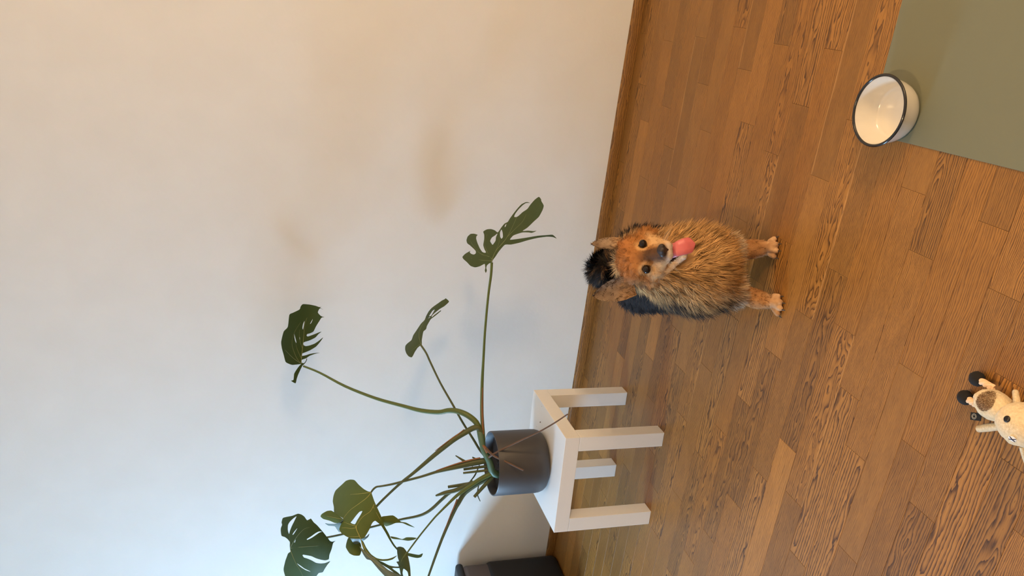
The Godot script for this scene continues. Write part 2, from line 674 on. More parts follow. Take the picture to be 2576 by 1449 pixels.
# a leaf blade: outline in picture points of a zoomed view, laid on a tilted and cupped surface in the room
class Blade:
	var outline := PackedVector2Array()
	var holes := []
	var mid := Vector2.ZERO
	var depth := 2.5
	var tilt := Vector2.ZERO
	var axis := Vector2.RIGHT
	var cup := 0.0
	var bend := 0.0
	func at(p: Vector2) -> float:
		var d := p - mid
		var across := d.dot(Vector2(-axis.y, axis.x))
		var along := d.dot(axis)
		return depth + tilt.x * d.x + tilt.y * d.y + cup * across * across + bend * along * along

func unzoom(list: Array, ox: float, oy: float, s: float) -> PackedVector2Array:
	var out := PackedVector2Array()
	for i in range(0, list.size(), 2):
		out.append(Vector2(ox + float(list[i]) / s, oy + float(list[i + 1]) / s))
	return out

func dense(poly: PackedVector2Array, step: float) -> PackedVector2Array:
	# rounds the corners a little and samples evenly
	var out := PackedVector2Array()
	var n := poly.size()
	for i in n:
		var p0 := poly[(i + n - 1) % n]
		var p1 := poly[i]
		var p2 := poly[(i + 1) % n]
		var p3 := poly[(i + 2) % n]
		var len_ := p1.distance_to(p2)
		var k := maxi(1, int(ceil(len_ / step)))
		for s in k:
			var t := float(s) / k
			var a := p1.lerp(p2, t)
			var c := p1.cubic_interpolate(p2, p0, p3, t)
			out.append(a.lerp(c, 0.6))
	return out

func blade_mesh(b: Blade, thick := 0.0007) -> ArrayMesh:
	var step := 2.6
	var edge := dense(b.outline, step)
	var rings := [edge]
	var holes := []
	for h: PackedVector2Array in b.holes:
		var hd := dense(h, step)
		holes.append(hd)
		rings.append(hd)
	var pts := PackedVector2Array()
	for r: PackedVector2Array in rings:
		pts.append_array(r)
	var lo := edge[0]
	var hi := edge[0]
	for p in edge:
		lo = lo.min(p)
		hi = hi.max(p)
	var g := 5.0
	var y := lo.y
	var odd := false
	while y < hi.y:
		var x := lo.x + (g * 0.5 if odd else 0.0)
		while x < hi.x:
			var p := Vector2(x, y)
			if Geometry2D.is_point_in_polygon(p, edge):
				var ok := true
				for h: PackedVector2Array in holes:
					if Geometry2D.is_point_in_polygon(p, h):
						ok = false
				if ok:
					for r: PackedVector2Array in rings:
						for q in r:
							if absf(q.x - x) < 1.8 and absf(q.y - y) < 1.8:
								ok = false
								break
						if not ok:
							break
				if ok:
					pts.append(p + Vector2(sin(x * 12.9) * 0.4, cos(y * 7.7) * 0.4))
			x += g
		y += g * 0.87
		odd = not odd
	var tri := Geometry2D.triangulate_delaunay(pts)
	var pos := PackedVector3Array()
	for p in pts:
		pos.append(spot(p.x, p.y, b.at(p)))
	var nor := PackedVector3Array()
	nor.resize(pos.size())
	var keep := PackedInt32Array()
	for i in range(0, tri.size(), 3):
		var c := (pts[tri[i]] + pts[tri[i + 1]] + pts[tri[i + 2]]) / 3.0
		if not Geometry2D.is_point_in_polygon(c, edge):
			continue
		var inside := true
		for h: PackedVector2Array in holes:
			if Geometry2D.is_point_in_polygon(c, h):
				inside = false
		if not inside:
			continue
		var i0 := tri[i]
		var i1 := tri[i + 1]
		var i2 := tri[i + 2]
		var fn := (pos[i1] - pos[i0]).cross(pos[i2] - pos[i0])
		if fn.dot(EYE - pos[i0]) < 0.0:
			fn = -fn
			var t := i1
			i1 = i2
			i2 = t
		nor[i0] += fn
		nor[i1] += fn
		nor[i2] += fn
		keep.append(i0)
		keep.append(i1)
		keep.append(i2)
	var st := SurfaceTool.new()
	st.begin(Mesh.PRIMITIVE_TRIANGLES)
	var edges := {}
	for i in range(0, keep.size(), 3):
		for k in 3:
			var a := keep[i + k]
			var c := keep[i + (k + 1) % 3]
			var key := Vector2i(mini(a, c), maxi(a, c))
			if edges.has(key):
				edges.erase(key)
			else:
				edges[key] = [a, c]
		for k: int in [0, 2, 1]:
			var v := keep[i + k]
			var nn := nor[v].normalized()
			st.set_normal(nn)
			st.set_color(leaf_tone(pos[v]))
			st.add_vertex(pos[v] + nn * thick * 0.5)
		for k: int in [0, 1, 2]:
			var v := keep[i + k]
			var nn := nor[v].normalized()
			st.set_normal(-nn)
			st.set_color(leaf_tone(pos[v]))
			st.add_vertex(pos[v] - nn * thick * 0.5)
	for key: Vector2i in edges:
		var e: Array = edges[key]
		var a: int = e[0]
		var c: int = e[1]
		var na := nor[a].normalized() * thick * 0.5
		var nc := nor[c].normalized() * thick * 0.5
		var q := [pos[a] + na, pos[a] - na, pos[c] - nc, pos[c] + nc]
		var out := (pos[c] - pos[a]).cross(nor[a]).normalized()
		for k: int in [0, 1, 2, 0, 2, 3]:
			st.set_normal(out)
			st.set_color(leaf_tone(pos[a]))
			st.add_vertex(q[k])
	return st.commit()

func leaf_tone(p: Vector3) -> Color:
	var n := 0.5 + 0.5 * soft_noise.get_noise_3d(p.x * 900.0, p.y * 900.0, p.z * 900.0)
	return Color(1, 1, 1).lerp(Color(0.80, 0.86, 0.74), n)

func leaf(parent: Node, called: String, view: Array, outline: Array, holes: Array, mid: Array, depth: float, tilt: Vector2, axis: Vector2, cup: float, bend: float, m: Material, veins := [], vein_m: Material = null) -> MeshInstance3D:
	var b := Blade.new()
	b.outline = unzoom(outline, view[0], view[1], view[2])
	for h: Array in holes:
		b.holes.append(unzoom(h, view[0], view[1], view[2]))
	b.mid = unzoom(mid, view[0], view[1], view[2])[0]
	b.depth = depth
	b.tilt = tilt
	b.axis = axis.normalized()
	b.cup = cup
	b.bend = bend
	var o := part(called, blade_mesh(b), m, parent)
	for v: Array in veins:
		var w: float = v[0]
		var line := unzoom(v.slice(1), view[0], view[1], view[2])
		var p := []
		var r := []
		for i in line.size():
			var t := float(i) / maxf(1.0, line.size() - 1)
			p.append(spot(line[i].x, line[i].y, b.at(line[i]) - 0.0004))
			r.append(w * lerpf(1.0, 0.35, t) * 0.5 * depth / FOCAL)
		part("vein", tube(p, r, 6, 4), vein_m, parent if called == "lobe" else o)
	return o

func monstera() -> void:
	var base := Vector3(-1.478, 0.3452, 0.548)
	var t := thing("potted_monstera", "leggy monstera plant in a grey pot on the white side table", "plant")
	var grey := mat(s8(66, 65, 67), 0.45, 0.0, 0.5)
	var rp := 0.1075
	var hp := 0.182
	part("pot", lathe([Vector2(0, 0), Vector2(0.080, 0), Vector2(0.088, 0.0015), Vector2(0.096, 0.006), Vector2(0.1025, 0.014), Vector2(rp - 0.001, 0.026), Vector2(rp, 0.04), Vector2(rp, hp - 0.002), Vector2(rp - 0.001, hp), Vector2(rp - 0.001, hp), Vector2(rp - 0.004, hp), Vector2(rp - 0.005, hp - 0.002), Vector2(rp - 0.005, 0.12), Vector2(0, 0.12)], 72), grey, t, moved(base))
	# soil
	var soil_m := mat(s8(46, 34, 26), 0.95)
	var st := SurfaceTool.new()
	st.begin(Mesh.PRIMITIVE_TRIANGLES)
	var nr := 10
	var na := 40
	for i in nr:
		for j in na:
			var q := []
			for e: Array in [[i, j], [i + 1, j], [i + 1, j + 1], [i, j + 1]]:
				var rr: float = 0.102 * float(e[0]) / nr
				var aa: float = TAU * float(int(e[1]) % na) / na
				var lump := 0.008 * soft_noise.get_noise_2d(cos(aa) * rr * 2600.0, sin(aa) * rr * 2600.0)
				q.append(Vector3(cos(aa) * rr, lump, sin(aa) * rr))
			for k: int in [0, 1, 2, 0, 2, 3]:
				st.add_vertex(q[k])
	st.generate_normals()
	part("soil", st.commit(), soil_m, t, moved(base + Vector3(0, hp - 0.028, 0)))
	# stems
	var stem_m := mat(s8(86, 116, 92), 0.5)
	var green_m := mat(s8(92, 108, 52), 0.45)
	var dull_m := mat(s8(84, 92, 52), 0.5)
	var brown_m := mat(s8(150, 104, 66), 0.7)
	var root_m := mat(s8(104, 80, 64), 0.8)
	part("stem", px_tube([[1262, 1196, 2.53, 19], [1240, 1188, 2.505, 18], [1231, 1160, 2.49, 17], [1218, 1135, 2.485, 16], [1213, 1117, 2.485, 15], [1209, 1098, 2.49, 15], [1206, 1080, 2.50, 15]], 14), stem_m, t)
	var petioles := [
		[green_m, [[1208, 1088, 2.495, 14], [1198, 1063, 2.50, 15], [1175, 1044, 2.505, 15], [1149, 1034, 2.515, 14], [1127, 1033, 2.525, 13], [1103, 1037, 2.535, 12], [1060, 1033, 2.55, 11], [1013, 1021, 2.57, 9], [945, 1002, 2.585, 8], [869, 972, 2.60, 7], [805, 938, 2.61, 5.5], [763, 921, 2.615, 5]]],
		[dull_m, [[1211, 1086, 2.495, 13], [1203, 1076, 2.492, 14], [1190, 1077, 2.49, 14], [1172, 1087, 2.485, 14], [1144, 1104, 2.475, 13.5], [1116, 1126, 2.47, 12], [1088, 1149, 2.465, 11], [1040, 1190, 2.46, 8], [1013, 1211, 2.46, 7], [983, 1238, 2.46, 6], [947, 1274, 2.46, 6], [905, 1325, 2.46, 5]]],
		[green_m, [[1217, 1128, 2.50, 9], [1216, 1095, 2.50, 9], [1213, 1057, 2.495, 9.5], [1212, 1020, 2.49, 9], [1213, 960, 2.485, 8], [1216, 905, 2.475, 6.5], [1220, 834, 2.465, 6], [1228, 746, 2.455, 6], [1235, 693, 2.45, 6.5], [1237, 660, 2.447, 7]]],
		[dull_m, [[1222, 1150, 2.55, 6], [1207, 1132, 2.55, 6], [1190, 1104, 2.555, 6], [1164, 1063, 2.56, 5.5], [1140, 1020, 2.57, 5.5], [1108, 964, 2.58, 5], [1082, 910, 2.59, 5], [1072, 888, 2.595, 5], [1058, 867, 2.60, 5]]],
		[dull_m, [[1226, 1158, 2.51, 13], [1200, 1162, 2.505, 17], [1172, 1168, 2.50, 16], [1125, 1180, 2.485, 10], [1095, 1188, 2.48, 7], [1060, 1199, 2.47, 6], [1022, 1209, 2.46, 6], [987, 1218, 2.455, 5.5], [960, 1223, 2.45, 5], [947, 1225, 2.448, 5], [939, 1231, 2.445, 5], [934, 1238, 2.444, 4.5]]],
		[dull_m, [[1238, 1190, 2.52, 10], [1209, 1206, 2.525, 10], [1164, 1227, 2.53, 9], [1134, 1238, 2.535, 8], [1110, 1258, 2.54, 8], [1090, 1277, 2.545, 8], [1072, 1290, 2.55, 7.5], [1049, 1299, 2.555, 7], [1004, 1308, 2.565, 6], [951, 1322, 2.575, 5.5], [858, 1345, 2.59, 5.5], [800, 1358, 2.60, 5], [735, 1385, 2.605, 5]]],
		[green_m, [[1243, 1188, 2.505, 13], [1209, 1205, 2.50, 12], [1179, 1225, 2.495, 10], [1149, 1247, 2.49, 8], [1125, 1270, 2.485, 6], [1105, 1290, 2.48, 5], [1090, 1306, 2.48, 4.5], [1058, 1345, 2.475, 4], [1026, 1388, 2.47, 4], [1010, 1412, 2.468, 4]]],
		[dull_m, [[1240, 1196, 2.54, 13], [1205, 1214, 2.545, 14], [1181, 1230, 2.55, 13], [1166, 1244, 2.555, 12], [1153, 1266, 2.555, 11], [1142, 1287, 2.56, 9], [1112, 1355, 2.57, 7], [1078, 1449, 2.58, 5.5], [1062, 1500, 2.585, 5]]]]
	for p: Array in petioles:
		part("petiole", px_tube(p[1], 12), p[0], t)
	# dry brown sheath edges that cling to the petioles
	for s: Array in [[[1216, 1092, 2.493, 4], [1214, 1060, 2.489, 5], [1213, 1020, 2.484, 4], [1214, 975, 2.479, 2]], [[1168, 1080, 2.481, 2], [1150, 1094, 2.473, 3], [1128, 1109, 2.468, 2.5], [1095, 1134, 2.463, 1.5]], [[1208, 1152, 2.498, 4], [1172, 1160, 2.491, 4], [1135, 1171, 2.484, 3], [1097, 1184, 2.477, 2]], [[1150, 1256, 2.549, 4], [1143, 1274, 2.551, 4], [1134, 1294, 2.556, 3], [1116, 1340, 2.564, 1.5]], [[1226, 1139, 2.476, 7], [1221, 1128, 2.477, 9], [1214, 1120, 2.477, 5]]]:
		part("dry_sheath", px_tube(s, 8), brown_m, t)
	# cut stubs of old petioles
	for s: Array in [[[1190, 1172, 2.53, 6], [1168, 1160, 2.53, 7], [1146, 1146, 2.535, 2.5]], [[1232, 1172, 2.515, 7], [1200, 1176, 2.51, 7], [1166, 1181, 2.505, 6]], [[1232, 1182, 2.51, 6], [1200, 1186, 2.505, 6], [1165, 1190, 2.50, 5]], [[1200, 1212, 2.535, 7], [1165, 1219, 2.535, 8], [1127, 1225, 2.535, 7]], [[1190, 1212, 2.52, 9], [1150, 1232, 2.515, 11], [1118, 1240, 2.51, 10], [1096, 1247, 2.51, 4]], [[1240, 1198, 2.515, 9], [1218, 1222, 2.51, 10], [1193, 1250, 2.505, 8]], [[1204, 1222, 2.53, 3], [1201, 1243, 2.53, 3], [1208, 1261, 2.53, 2]], [[1206, 1170, 2.56, 3], [1195, 1195, 2.56, 4], [1182, 1212, 2.56, 3]], [[1205, 1158, 2.545, 4], [1192, 1152, 2.545, 4], [1188, 1150, 2.545, 3]]]:
		part("petiole_stub", px_tube(s, 8), dull_m, t)
	# aerial roots reaching over the rim
	part("aerial_root", px_tube([[1228, 1152, 2.485, 6], [1239, 1144, 2.462, 5.5], [1262, 1131, 2.44, 5.5], [1281, 1122, 2.425, 5], [1318, 1104, 2.40, 4.5], [1355, 1087, 2.375, 4], [1395, 1064, 2.35, 4], [1428, 1042, 2.33, 3.5]], 8), root_m, t)
	part("aerial_root", px_tube([[1222, 1128, 2.476, 8], [1234, 1140, 2.468, 7], [1247, 1149, 2.452, 6], [1265, 1158, 2.438, 5.5], [1284, 1167, 2.428, 5], [1304, 1177, 2.42, 4], [1317, 1183, 2.415, 4.5]], 8), root_m, t)
	# leaves
	var dark := tinted(0.58, 0.4)
	dark.albedo_color = s8(72, 86, 50)
	dark.backlight_enabled = true
	dark.backlight = Color(0.10, 0.16, 0.04)
	var olive := tinted(0.58, 0.4)
	olive.albedo_color = s8(96, 112, 52)
	olive.backlight_enabled = true
	olive.backlight = Color(0.16, 0.26, 0.05)
	var bluish := tinted(0.34, 0.6)
	bluish.albedo_color = s8(92, 112, 104)
	var deep := tinted(0.58, 0.4)
	deep.albedo_color = s8(62, 84, 46)
	deep.backlight_enabled = true
	deep.backlight = Color(0.08, 0.14, 0.03)
	var vein_m := mat(s8(128, 138, 92), 0.5)
	var vein_y := mat(s8(176, 170, 88), 0.5)
	# A: the lone leaf on the long upright petiole
	var va := [1140.0, 480.0, 6.5857]
	leaf(t, "leaf", va, [640, 1190, 655, 1150, 700, 1090, 760, 1000, 855, 895, 960, 890, 1100, 860, 1250, 815, 1400, 780, 1550, 760, 1650, 765, 1715, 790, 1650, 730, 1560, 733, 1400, 745, 1200, 778, 1050, 800, 940, 810, 990, 745, 1060, 715, 1150, 690, 1250, 690, 1300, 697, 1350, 680, 1380, 662, 1330, 668, 1240, 660, 1150, 665, 1230, 610, 1340, 505, 1420, 430, 1480, 320, 1500, 245, 1460, 170, 1455, 140, 1420, 100, 1350, 150, 1280, 230, 1230, 300, 1150, 355, 1090, 410, 1050, 435, 1010, 432, 1025, 385, 1080, 310, 1150, 240, 1200, 205, 1240, 200, 1275, 205, 1240, 188, 1200, 190, 1130, 225, 1060, 300, 990, 390, 940, 460, 905, 515, 850, 545, 800, 605, 760, 665, 735, 690, 690, 655, 630, 635, 560, 640, 500, 675, 515, 730, 515, 800, 500, 900, 520, 970, 545, 1020, 520, 1028, 480, 1010, 440, 950, 400, 860, 380, 790, 385, 750, 405, 730, 350, 712, 290, 715, 240, 760, 222, 820, 235, 870, 280, 905, 340, 960, 375, 1000, 375, 1035, 345, 1057, 300, 1045, 272, 1015, 285, 995, 200, 1045, 155, 1095, 170, 1130, 230, 1185, 290, 1245, 365, 1268, 440, 1250, 520, 1210, 530, 1250, 534, 1280, 525, 1320, 540, 1360, 557, 1320, 548, 1275, 560, 1235, 600, 1200],
		[[735, 705, 690, 740, 640, 775, 612, 830, 635, 875, 655, 895, 690, 850, 705, 820, 710, 770], [800, 640, 775, 690, 778, 760, 800, 795, 825, 765, 820, 690], [885, 545, 860, 570, 850, 605, 870, 590]],
		[640, 1190], 2.447, Vector2(-0.0007, -0.0003), Vector2(0.64, -0.77), 0.000010, -0.0000010, dark,
		[[2.0, 635, 1180, 700, 1010, 850, 830, 920, 720, 1000, 560, 1050, 440], [1.2, 900, 760, 1050, 610, 1150, 510, 1210, 390], [1.2, 640, 1160, 480, 1150, 300, 1120], [1.0, 640, 1130, 560, 1000, 520, 880, 560, 720], [1.0, 600, 1090, 450, 1040, 340, 920, 280, 820], [1.0, 700, 1010, 760, 860, 760, 760]], vein_m)
	# B: the high leaf beside the wall
	var vb := [690.0, 750.0, 6.3]
	leaf(t, "leaf", vb, [425, 1045, 380, 1050, 290, 1058, 240, 1045, 180, 1010, 150, 900, 120, 790, 110, 690, 150, 530, 215, 455, 240, 265, 300, 230, 400, 180, 420, 130, 455, 95, 560, 102, 650, 120, 715, 142, 750, 138, 725, 155, 775, 180, 720, 165, 690, 225, 730, 275, 760, 292, 793, 300, 750, 310, 710, 370, 660, 450, 620, 530, 560, 560, 525, 568, 510, 590, 530, 608, 600, 585, 660, 562, 700, 545, 750, 530, 700, 570, 650, 625, 560, 670, 480, 695, 458, 710, 465, 745, 500, 760, 560, 750, 640, 720, 700, 680, 775, 622, 730, 690, 660, 770, 570, 825, 500, 855, 440, 880, 436, 915, 500, 905, 560, 885, 630, 872, 720, 865, 640, 885, 560, 915, 500, 955, 436, 978, 432, 1020, 470, 1030, 500, 995, 514, 950, 520, 970, 500, 1015, 465, 1055, 448, 1068, 425, 1110, 400, 1165, 375, 1220, 355, 1280, 335, 1350, 265, 1310, 305, 1295, 315, 1200, 355, 1130, 400, 1070],
		[[480, 360, 455, 410, 445, 470, 455, 500, 468, 440], [610, 330, 580, 380, 565, 412, 585, 395, 605, 350], [318, 560, 318, 620, 330, 680, 352, 715, 345, 670, 328, 610], [403, 610, 398, 640, 408, 660]],
		[425, 1045], 2.615, Vector2(0.0010, -0.00005), Vector2(0.08, -1.0), -0.000009, -0.0000008, deep,
		[[2.0, 425, 1040, 440, 860, 460, 680, 470, 540, 480, 420, 520, 310], [1.2, 415, 1030, 340, 920, 280, 720, 320, 540, 420, 380], [1.2, 415, 1030, 300, 950, 170, 820], [1.0, 430, 960, 360, 800, 330, 680], [1.0, 445, 800, 400, 650, 400, 500]], vein_m)
	# C: the folded leaf between the two
	var vc := [1000.0, 740.0, 8.525]
	leaf(t, "leaf", vc, [520, 1080, 520, 990, 535, 890, 555, 800, 610, 750, 630, 680, 680, 590, 715, 535, 820, 455, 935, 358, 930, 345, 800, 440, 728, 500, 748, 450, 800, 400, 900, 320, 1000, 260, 1070, 200, 1105, 160, 1085, 130, 1035, 90, 1010, 110, 950, 140, 880, 190, 800, 245, 730, 300, 670, 370, 620, 460, 580, 555, 500, 640, 400, 790, 340, 880, 300, 985, 210, 1060, 170, 1110, 165, 1190, 190, 1270, 240, 1335, 300, 1355, 330, 1320, 370, 1240, 430, 1150, 480, 1108],
		[[800, 330, 750, 355, 700, 430, 675, 475, 720, 465, 745, 430], [650, 525, 668, 505, 708, 482, 698, 500]],
		[500, 1085], 2.60, Vector2(-0.0006, -0.0011), Vector2(0.5, -0.85), 0.00004, 0.0, dark,
		[[1.6, 505, 1075, 465, 930, 470, 800, 540, 640, 600, 520], [1.0, 480, 1080, 380, 1150, 300, 1210]], vein_m)
	# D: the broad dark leaf running out of the picture
	var vd := [690.0, 1280.0, 8.575]
	leaf(t, "leaf", vd, [335, 715, 290, 655, 230, 610, 158, 580, 140, 470, 145, 410, 170, 345, 158, 290, 185, 200, 260, 175, 390, 150, 510, 105, 590, 125, 650, 170, 705, 245, 760, 225, 790, 210, 850, 290, 920, 350, 1000, 440, 1060, 510, 1140, 610, 1200, 690, 1250, 710, 1320, 695, 1270, 735, 1235, 870, 1190, 990, 1175, 1085, 1100, 1110, 1000, 1095, 900, 1065, 800, 1020, 700, 1000, 620, 988, 608, 1005, 640, 1050, 700, 1070, 800, 1110, 900, 1165, 1000, 1180, 1100, 1170, 1205, 1130, 1150, 1200, 1090, 1290, 1045, 1365, 960, 1385, 910, 1449, 820, 1560, 640, 1640, 430, 1640, 300, 1560, 235, 1445, 205, 1340, 205, 1270, 240, 1120, 280, 1010, 300, 960, 350, 920, 340, 850, 335, 780],
		[[480, 160, 400, 215, 330, 285, 295, 350, 290, 440, 300, 500, 320, 545, 340, 470, 380, 370, 430, 270], [500, 415, 440, 480, 390, 555, 405, 562, 450, 500], [1030, 490, 960, 490, 890, 525, 800, 590, 700, 655, 710, 672, 800, 630, 890, 570, 960, 520], [460, 660, 430, 720, 437, 735, 457, 690], [480, 1170, 560, 1250, 680, 1325, 785, 1358, 760, 1338, 650, 1285, 560, 1220]],
		[340, 850], 2.60, Vector2(-0.0008, 0.0003), Vector2(0.1, 1.0), 0.000008, 0.000004, deep,
		[[2.0, 345, 880, 400, 1020, 470, 1180, 560, 1330, 640, 1500], [1.2, 345, 840, 420, 700, 520, 560, 640, 440, 760, 400], [1.2, 345, 850, 620, 820, 900, 800, 1180, 780], [1.0, 350, 800, 330, 640, 330, 560]], vein_m)
	# E: the pale-veined leaf seen from below, its lobes curled
	var ve := [790.0, 1190.0, 5.593]
	var e := leaf(t, "leaf", ve, [805, 265, 815, 300, 850, 400, 900, 510, 945, 610, 965, 680, 1000, 760, 1050, 850, 1090, 940, 1140, 1020, 1200, 1080, 1280, 1115, 1360, 1130, 1430, 1145, 1480, 1150, 1530, 1130, 1510, 1180, 1450, 1195, 1350, 1175, 1250, 1135, 1180, 1095, 1115, 1025, 1055, 930, 1000, 830, 940, 735, 900, 700, 860, 672, 830, 690, 810, 720, 780, 790, 740, 860, 700, 915, 640, 925, 520, 920, 450, 890, 385, 845, 355, 790, 390, 700, 410, 640, 350, 605, 285, 555, 280, 480, 265, 400, 275, 320, 305, 245, 390, 165, 450, 110, 510, 92, 570, 100, 630, 165, 700, 225, 760, 258],
		[[680, 535, 640, 545, 590, 600, 545, 660, 515, 700, 575, 720, 610, 660, 660, 580]],
		[805, 265], 2.444, Vector2(-0.0004, -0.0006), Vector2(-0.4, 0.9), 0.000012, 0.0, olive,
		[[1.6, 800, 270, 700, 285, 600, 295, 510, 302], [2.0, 803, 275, 740, 350, 620, 440, 500, 530, 410, 640], [1.6, 845, 440, 790, 540, 680, 620, 610, 720, 590, 770], [2.4, 590, 740, 600, 800, 640, 890, 680, 980, 720, 1060], [1.4, 590, 770, 520, 780, 440, 770, 390, 770], [1.4, 580, 745, 500, 720, 420, 690], [1.2, 640, 890, 560, 895, 480, 890], [1.2, 830, 470, 900, 600, 965, 720]], vein_y)
	leaf(e, "lobe", ve, [280, 550, 240, 528, 180, 535, 110, 575, 92, 610, 130, 645, 220, 670, 290, 700, 350, 700, 410, 650, 340, 598], [], [410, 650], 2.463, Vector2(-0.0006, 0.0), Vector2(1, 0.3), 0.00003, 0.0, olive, [[1.0, 400, 650, 300, 630, 180, 605]], vein_y)
	leaf(e, "lobe", ve, [415, 655, 370, 690, 290, 715, 200, 715, 155, 705, 200, 738, 290, 748, 320, 790, 360, 835, 380, 760, 400, 700], [], [400, 690], 2.441, Vector2(0.001, 0.001), Vector2(1, 0), 0.00004, 0.0, bluish)
	leaf(e, "lobe", ve, [490, 905, 455, 990, 450, 1050, 500, 1130, 560, 1160, 640, 1160, 665, 1100, 660, 1010, 620, 930], [], [560, 920], 2.462, Vector2(0.0, -0.0008), Vector2(0, 1), 0.00004, 0.0, olive)
	leaf(e, "lobe", ve, [510, 918, 580, 925, 680, 912, 740, 890, 778, 852, 760, 900, 700, 950, 640, 985, 570, 1000], [], [620, 940], 2.428, Vector2(0.0005, 0.001), Vector2(1, 0), 0.00004, 0.0, bluish)
	leaf(e, "lobe", ve, [945, 618, 1030, 602, 1110, 597, 1170, 635, 1225, 685, 1300, 700, 1415, 765, 1330, 740, 1240, 702, 1150, 702, 1080, 730, 1010, 748, 965, 700], [], [960, 680], 2.452, Vector2(0.0005, 0.0002), Vector2(1, 0.1), 0.00004, 0.0, olive)
	leaf(e, "lobe", ve, [655, 940, 690, 960, 735, 1050, 800, 1140, 880, 1195, 960, 1212, 1040, 1208, 1100, 1190, 1170, 1160, 1110, 1212, 1030, 1235, 940, 1236, 850, 1214, 780, 1160, 700, 1080], [], [680, 980], 2.425, Vector2(-0.0002, -0.0005), Vector2(0.7, 0.7), 0.00003, 0.0, olive, [[1.6, 665, 960, 710, 1060, 790, 1160, 870, 1205]], vein_y)
	leaf(e, "lobe", ve, [640, 1030, 690, 1075, 760, 1130, 850, 1190, 900, 1240, 970, 1300, 1040, 1360, 1140, 1410, 1230, 1449, 1300, 1500, 1100, 1500, 1000, 1452, 920, 1370, 860, 1300, 800, 1230, 740, 1210, 690, 1140], [], [680, 1080], 2.418, Vector2(-0.0002, -0.0006), Vector2(0.7, 0.7), 0.00004, 0.0, bluish, [[1.2, 650, 1040, 740, 1150, 830, 1230, 960, 1340, 1120, 1430]], vein_y)
	leaf(e, "lobe", ve, [870, 1218, 960, 1250, 1060, 1300, 1140, 1316, 1200, 1315, 1265, 1300, 1200, 1336, 1100, 1338, 1180, 1400, 1230, 1449, 1150, 1420, 1050, 1345, 960, 1290], [], [900, 1240], 2.416, Vector2(-0.0003, -0.0004), Vector2(0.8, 0.5), 0.00004, 0.0, dark)
	leaf(e, "lobe", ve, [1075, 890, 1160, 905, 1240, 930, 1300, 905, 1380, 905, 1445, 915, 1400, 940, 1320, 952, 1220, 937, 1130, 928, 1090, 918], [], [1090, 905], 2.430, Vector2(0.0004, 0.0), Vector2(1, 0), 0.00006, 0.0, olive)
	# F: the small young leaf hanging beside it
	leaf(t, "leaf", ve, [1170, 1045, 1210, 1035, 1260, 1050, 1300, 1100, 1320, 1160, 1340, 1250, 1355, 1350, 1360, 1490, 1335, 1480, 1315, 1390, 1260, 1345, 1245, 1400, 1258, 1480, 1230, 1480, 1205, 1350, 1185, 1290, 1160, 1248, 1195, 1240, 1180, 1190, 1170, 1110], [], [1250, 1180], 2.468, Vector2(-0.0004, -0.0004), Vector2(0.2, 1), 0.00003, 0.0, dark, [[1.4, 1300, 1115, 1250, 1190, 1220, 1260]], vein_m)
	rebase(t, base)

# ------------------------------------------------------------------ small furniture and objects

func bin() -> void:
	var t := thing("storage_bin", "black rounded bin with a grey band standing by the white wall", "bin", Vector3(-2.575, 0, 0.225))
	var black := mat(s8(30, 30, 32), 0.5)
	var grey := mat(s8(92, 84, 82), 0.55)
	part("body", rbox(Vector3(0.40, 0.345, 0.40), 0.030, 5), black, t, moved(Vector3(0, 0.1725, 0)))
	part("band", rbox(Vector3(0.388, 0.20, 0.388), 0.028, 5), grey, t, moved(Vector3(0, 0.352, 0)))
	part("lid", rbox(Vector3(0.396, 0.034, 0.396), 0.015, 5), black, t, moved(Vector3(0, 0.459, 0)))

func feeding_mat() -> void:
	var m := mat(s8(110, 112, 92), 0.55, 0.0, 0.45)
	m.heightmap_enabled = true
	m.heightmap_texture = noise_texture(0.12, 21, [])
	m.heightmap_scale = 0.01
	m.uv1_triplanar = true
	m.uv1_scale = Vector3(8, 8, 8)
	var o := part("feeding_mat", rbox(Vector3(0.62, 0.0022, 0.46), 0.001, 2), m, self, Transform3D(Basis(Vector3.UP, deg_to_rad(1.6)), Vector3(0.124, 0.0013, 1.466)))
	o.name = numbered("feeding_mat")
	o.set_meta("label", "thin olive green rubber mat under the enamel bowl")
	o.set_meta("category", "mat")

func enamel_bowl() -> void:
	var t := thing("enamel_bowl", "empty white enamel bowl with a black rim on the green mat", "bowl", Vector3(-0.1360, 0.0025, 1.3160))
	var white := mat(s8(222, 216, 204), 0.16, 0.0, 0.6)
	white.clearcoat_enabled = true
	white.clearcoat = 0.6
	white.clearcoat_roughness = 0.05
	var black := mat(s8(22, 20, 20), 0.15, 0.0, 0.6)
	part("body", lathe([Vector2(0, 0.0012), Vector2(0.048, 0.0012), Vector2(0.0495, 0.0), Vector2(0.052, 0.0008), Vector2(0.0555, 0.005), Vector2(0.060, 0.0145), Vector2(0.0635, 0.027), Vector2(0.0662, 0.040), Vector2(0.0678, 0.0495), Vector2(0.0680, 0.051), Vector2(0.0670, 0.051), Vector2(0.0652, 0.040), Vector2(0.0625, 0.027), Vector2(0.059, 0.0155), Vector2(0.0548, 0.0068), Vector2(0.0518, 0.0040), Vector2(0.0495, 0.0034), Vector2(0.0480, 0.0027), Vector2(0.040, 0.0025), Vector2(0.0, 0.0025)], 96), white, t)
	var ring := []
	for i in 13:
		var a := TAU * i / 12.0
		ring.append(Vector2(0.0688 + 0.0030 * cos(a), 0.0508 + 0.0027 * sin(a)))
	part("rim", lathe(ring, 96), black, t)

func aim(from: Vector3, to: Vector3) -> Basis:
	# a basis whose y axis runs from one point to the other
	var y := (to - from).normalized()
	var x := y.cross(Vector3.UP)
	if x.length() < 0.01:
		x = Vector3.RIGHT
	x = x.normalized()
	return Basis(x, y, x.cross(y))

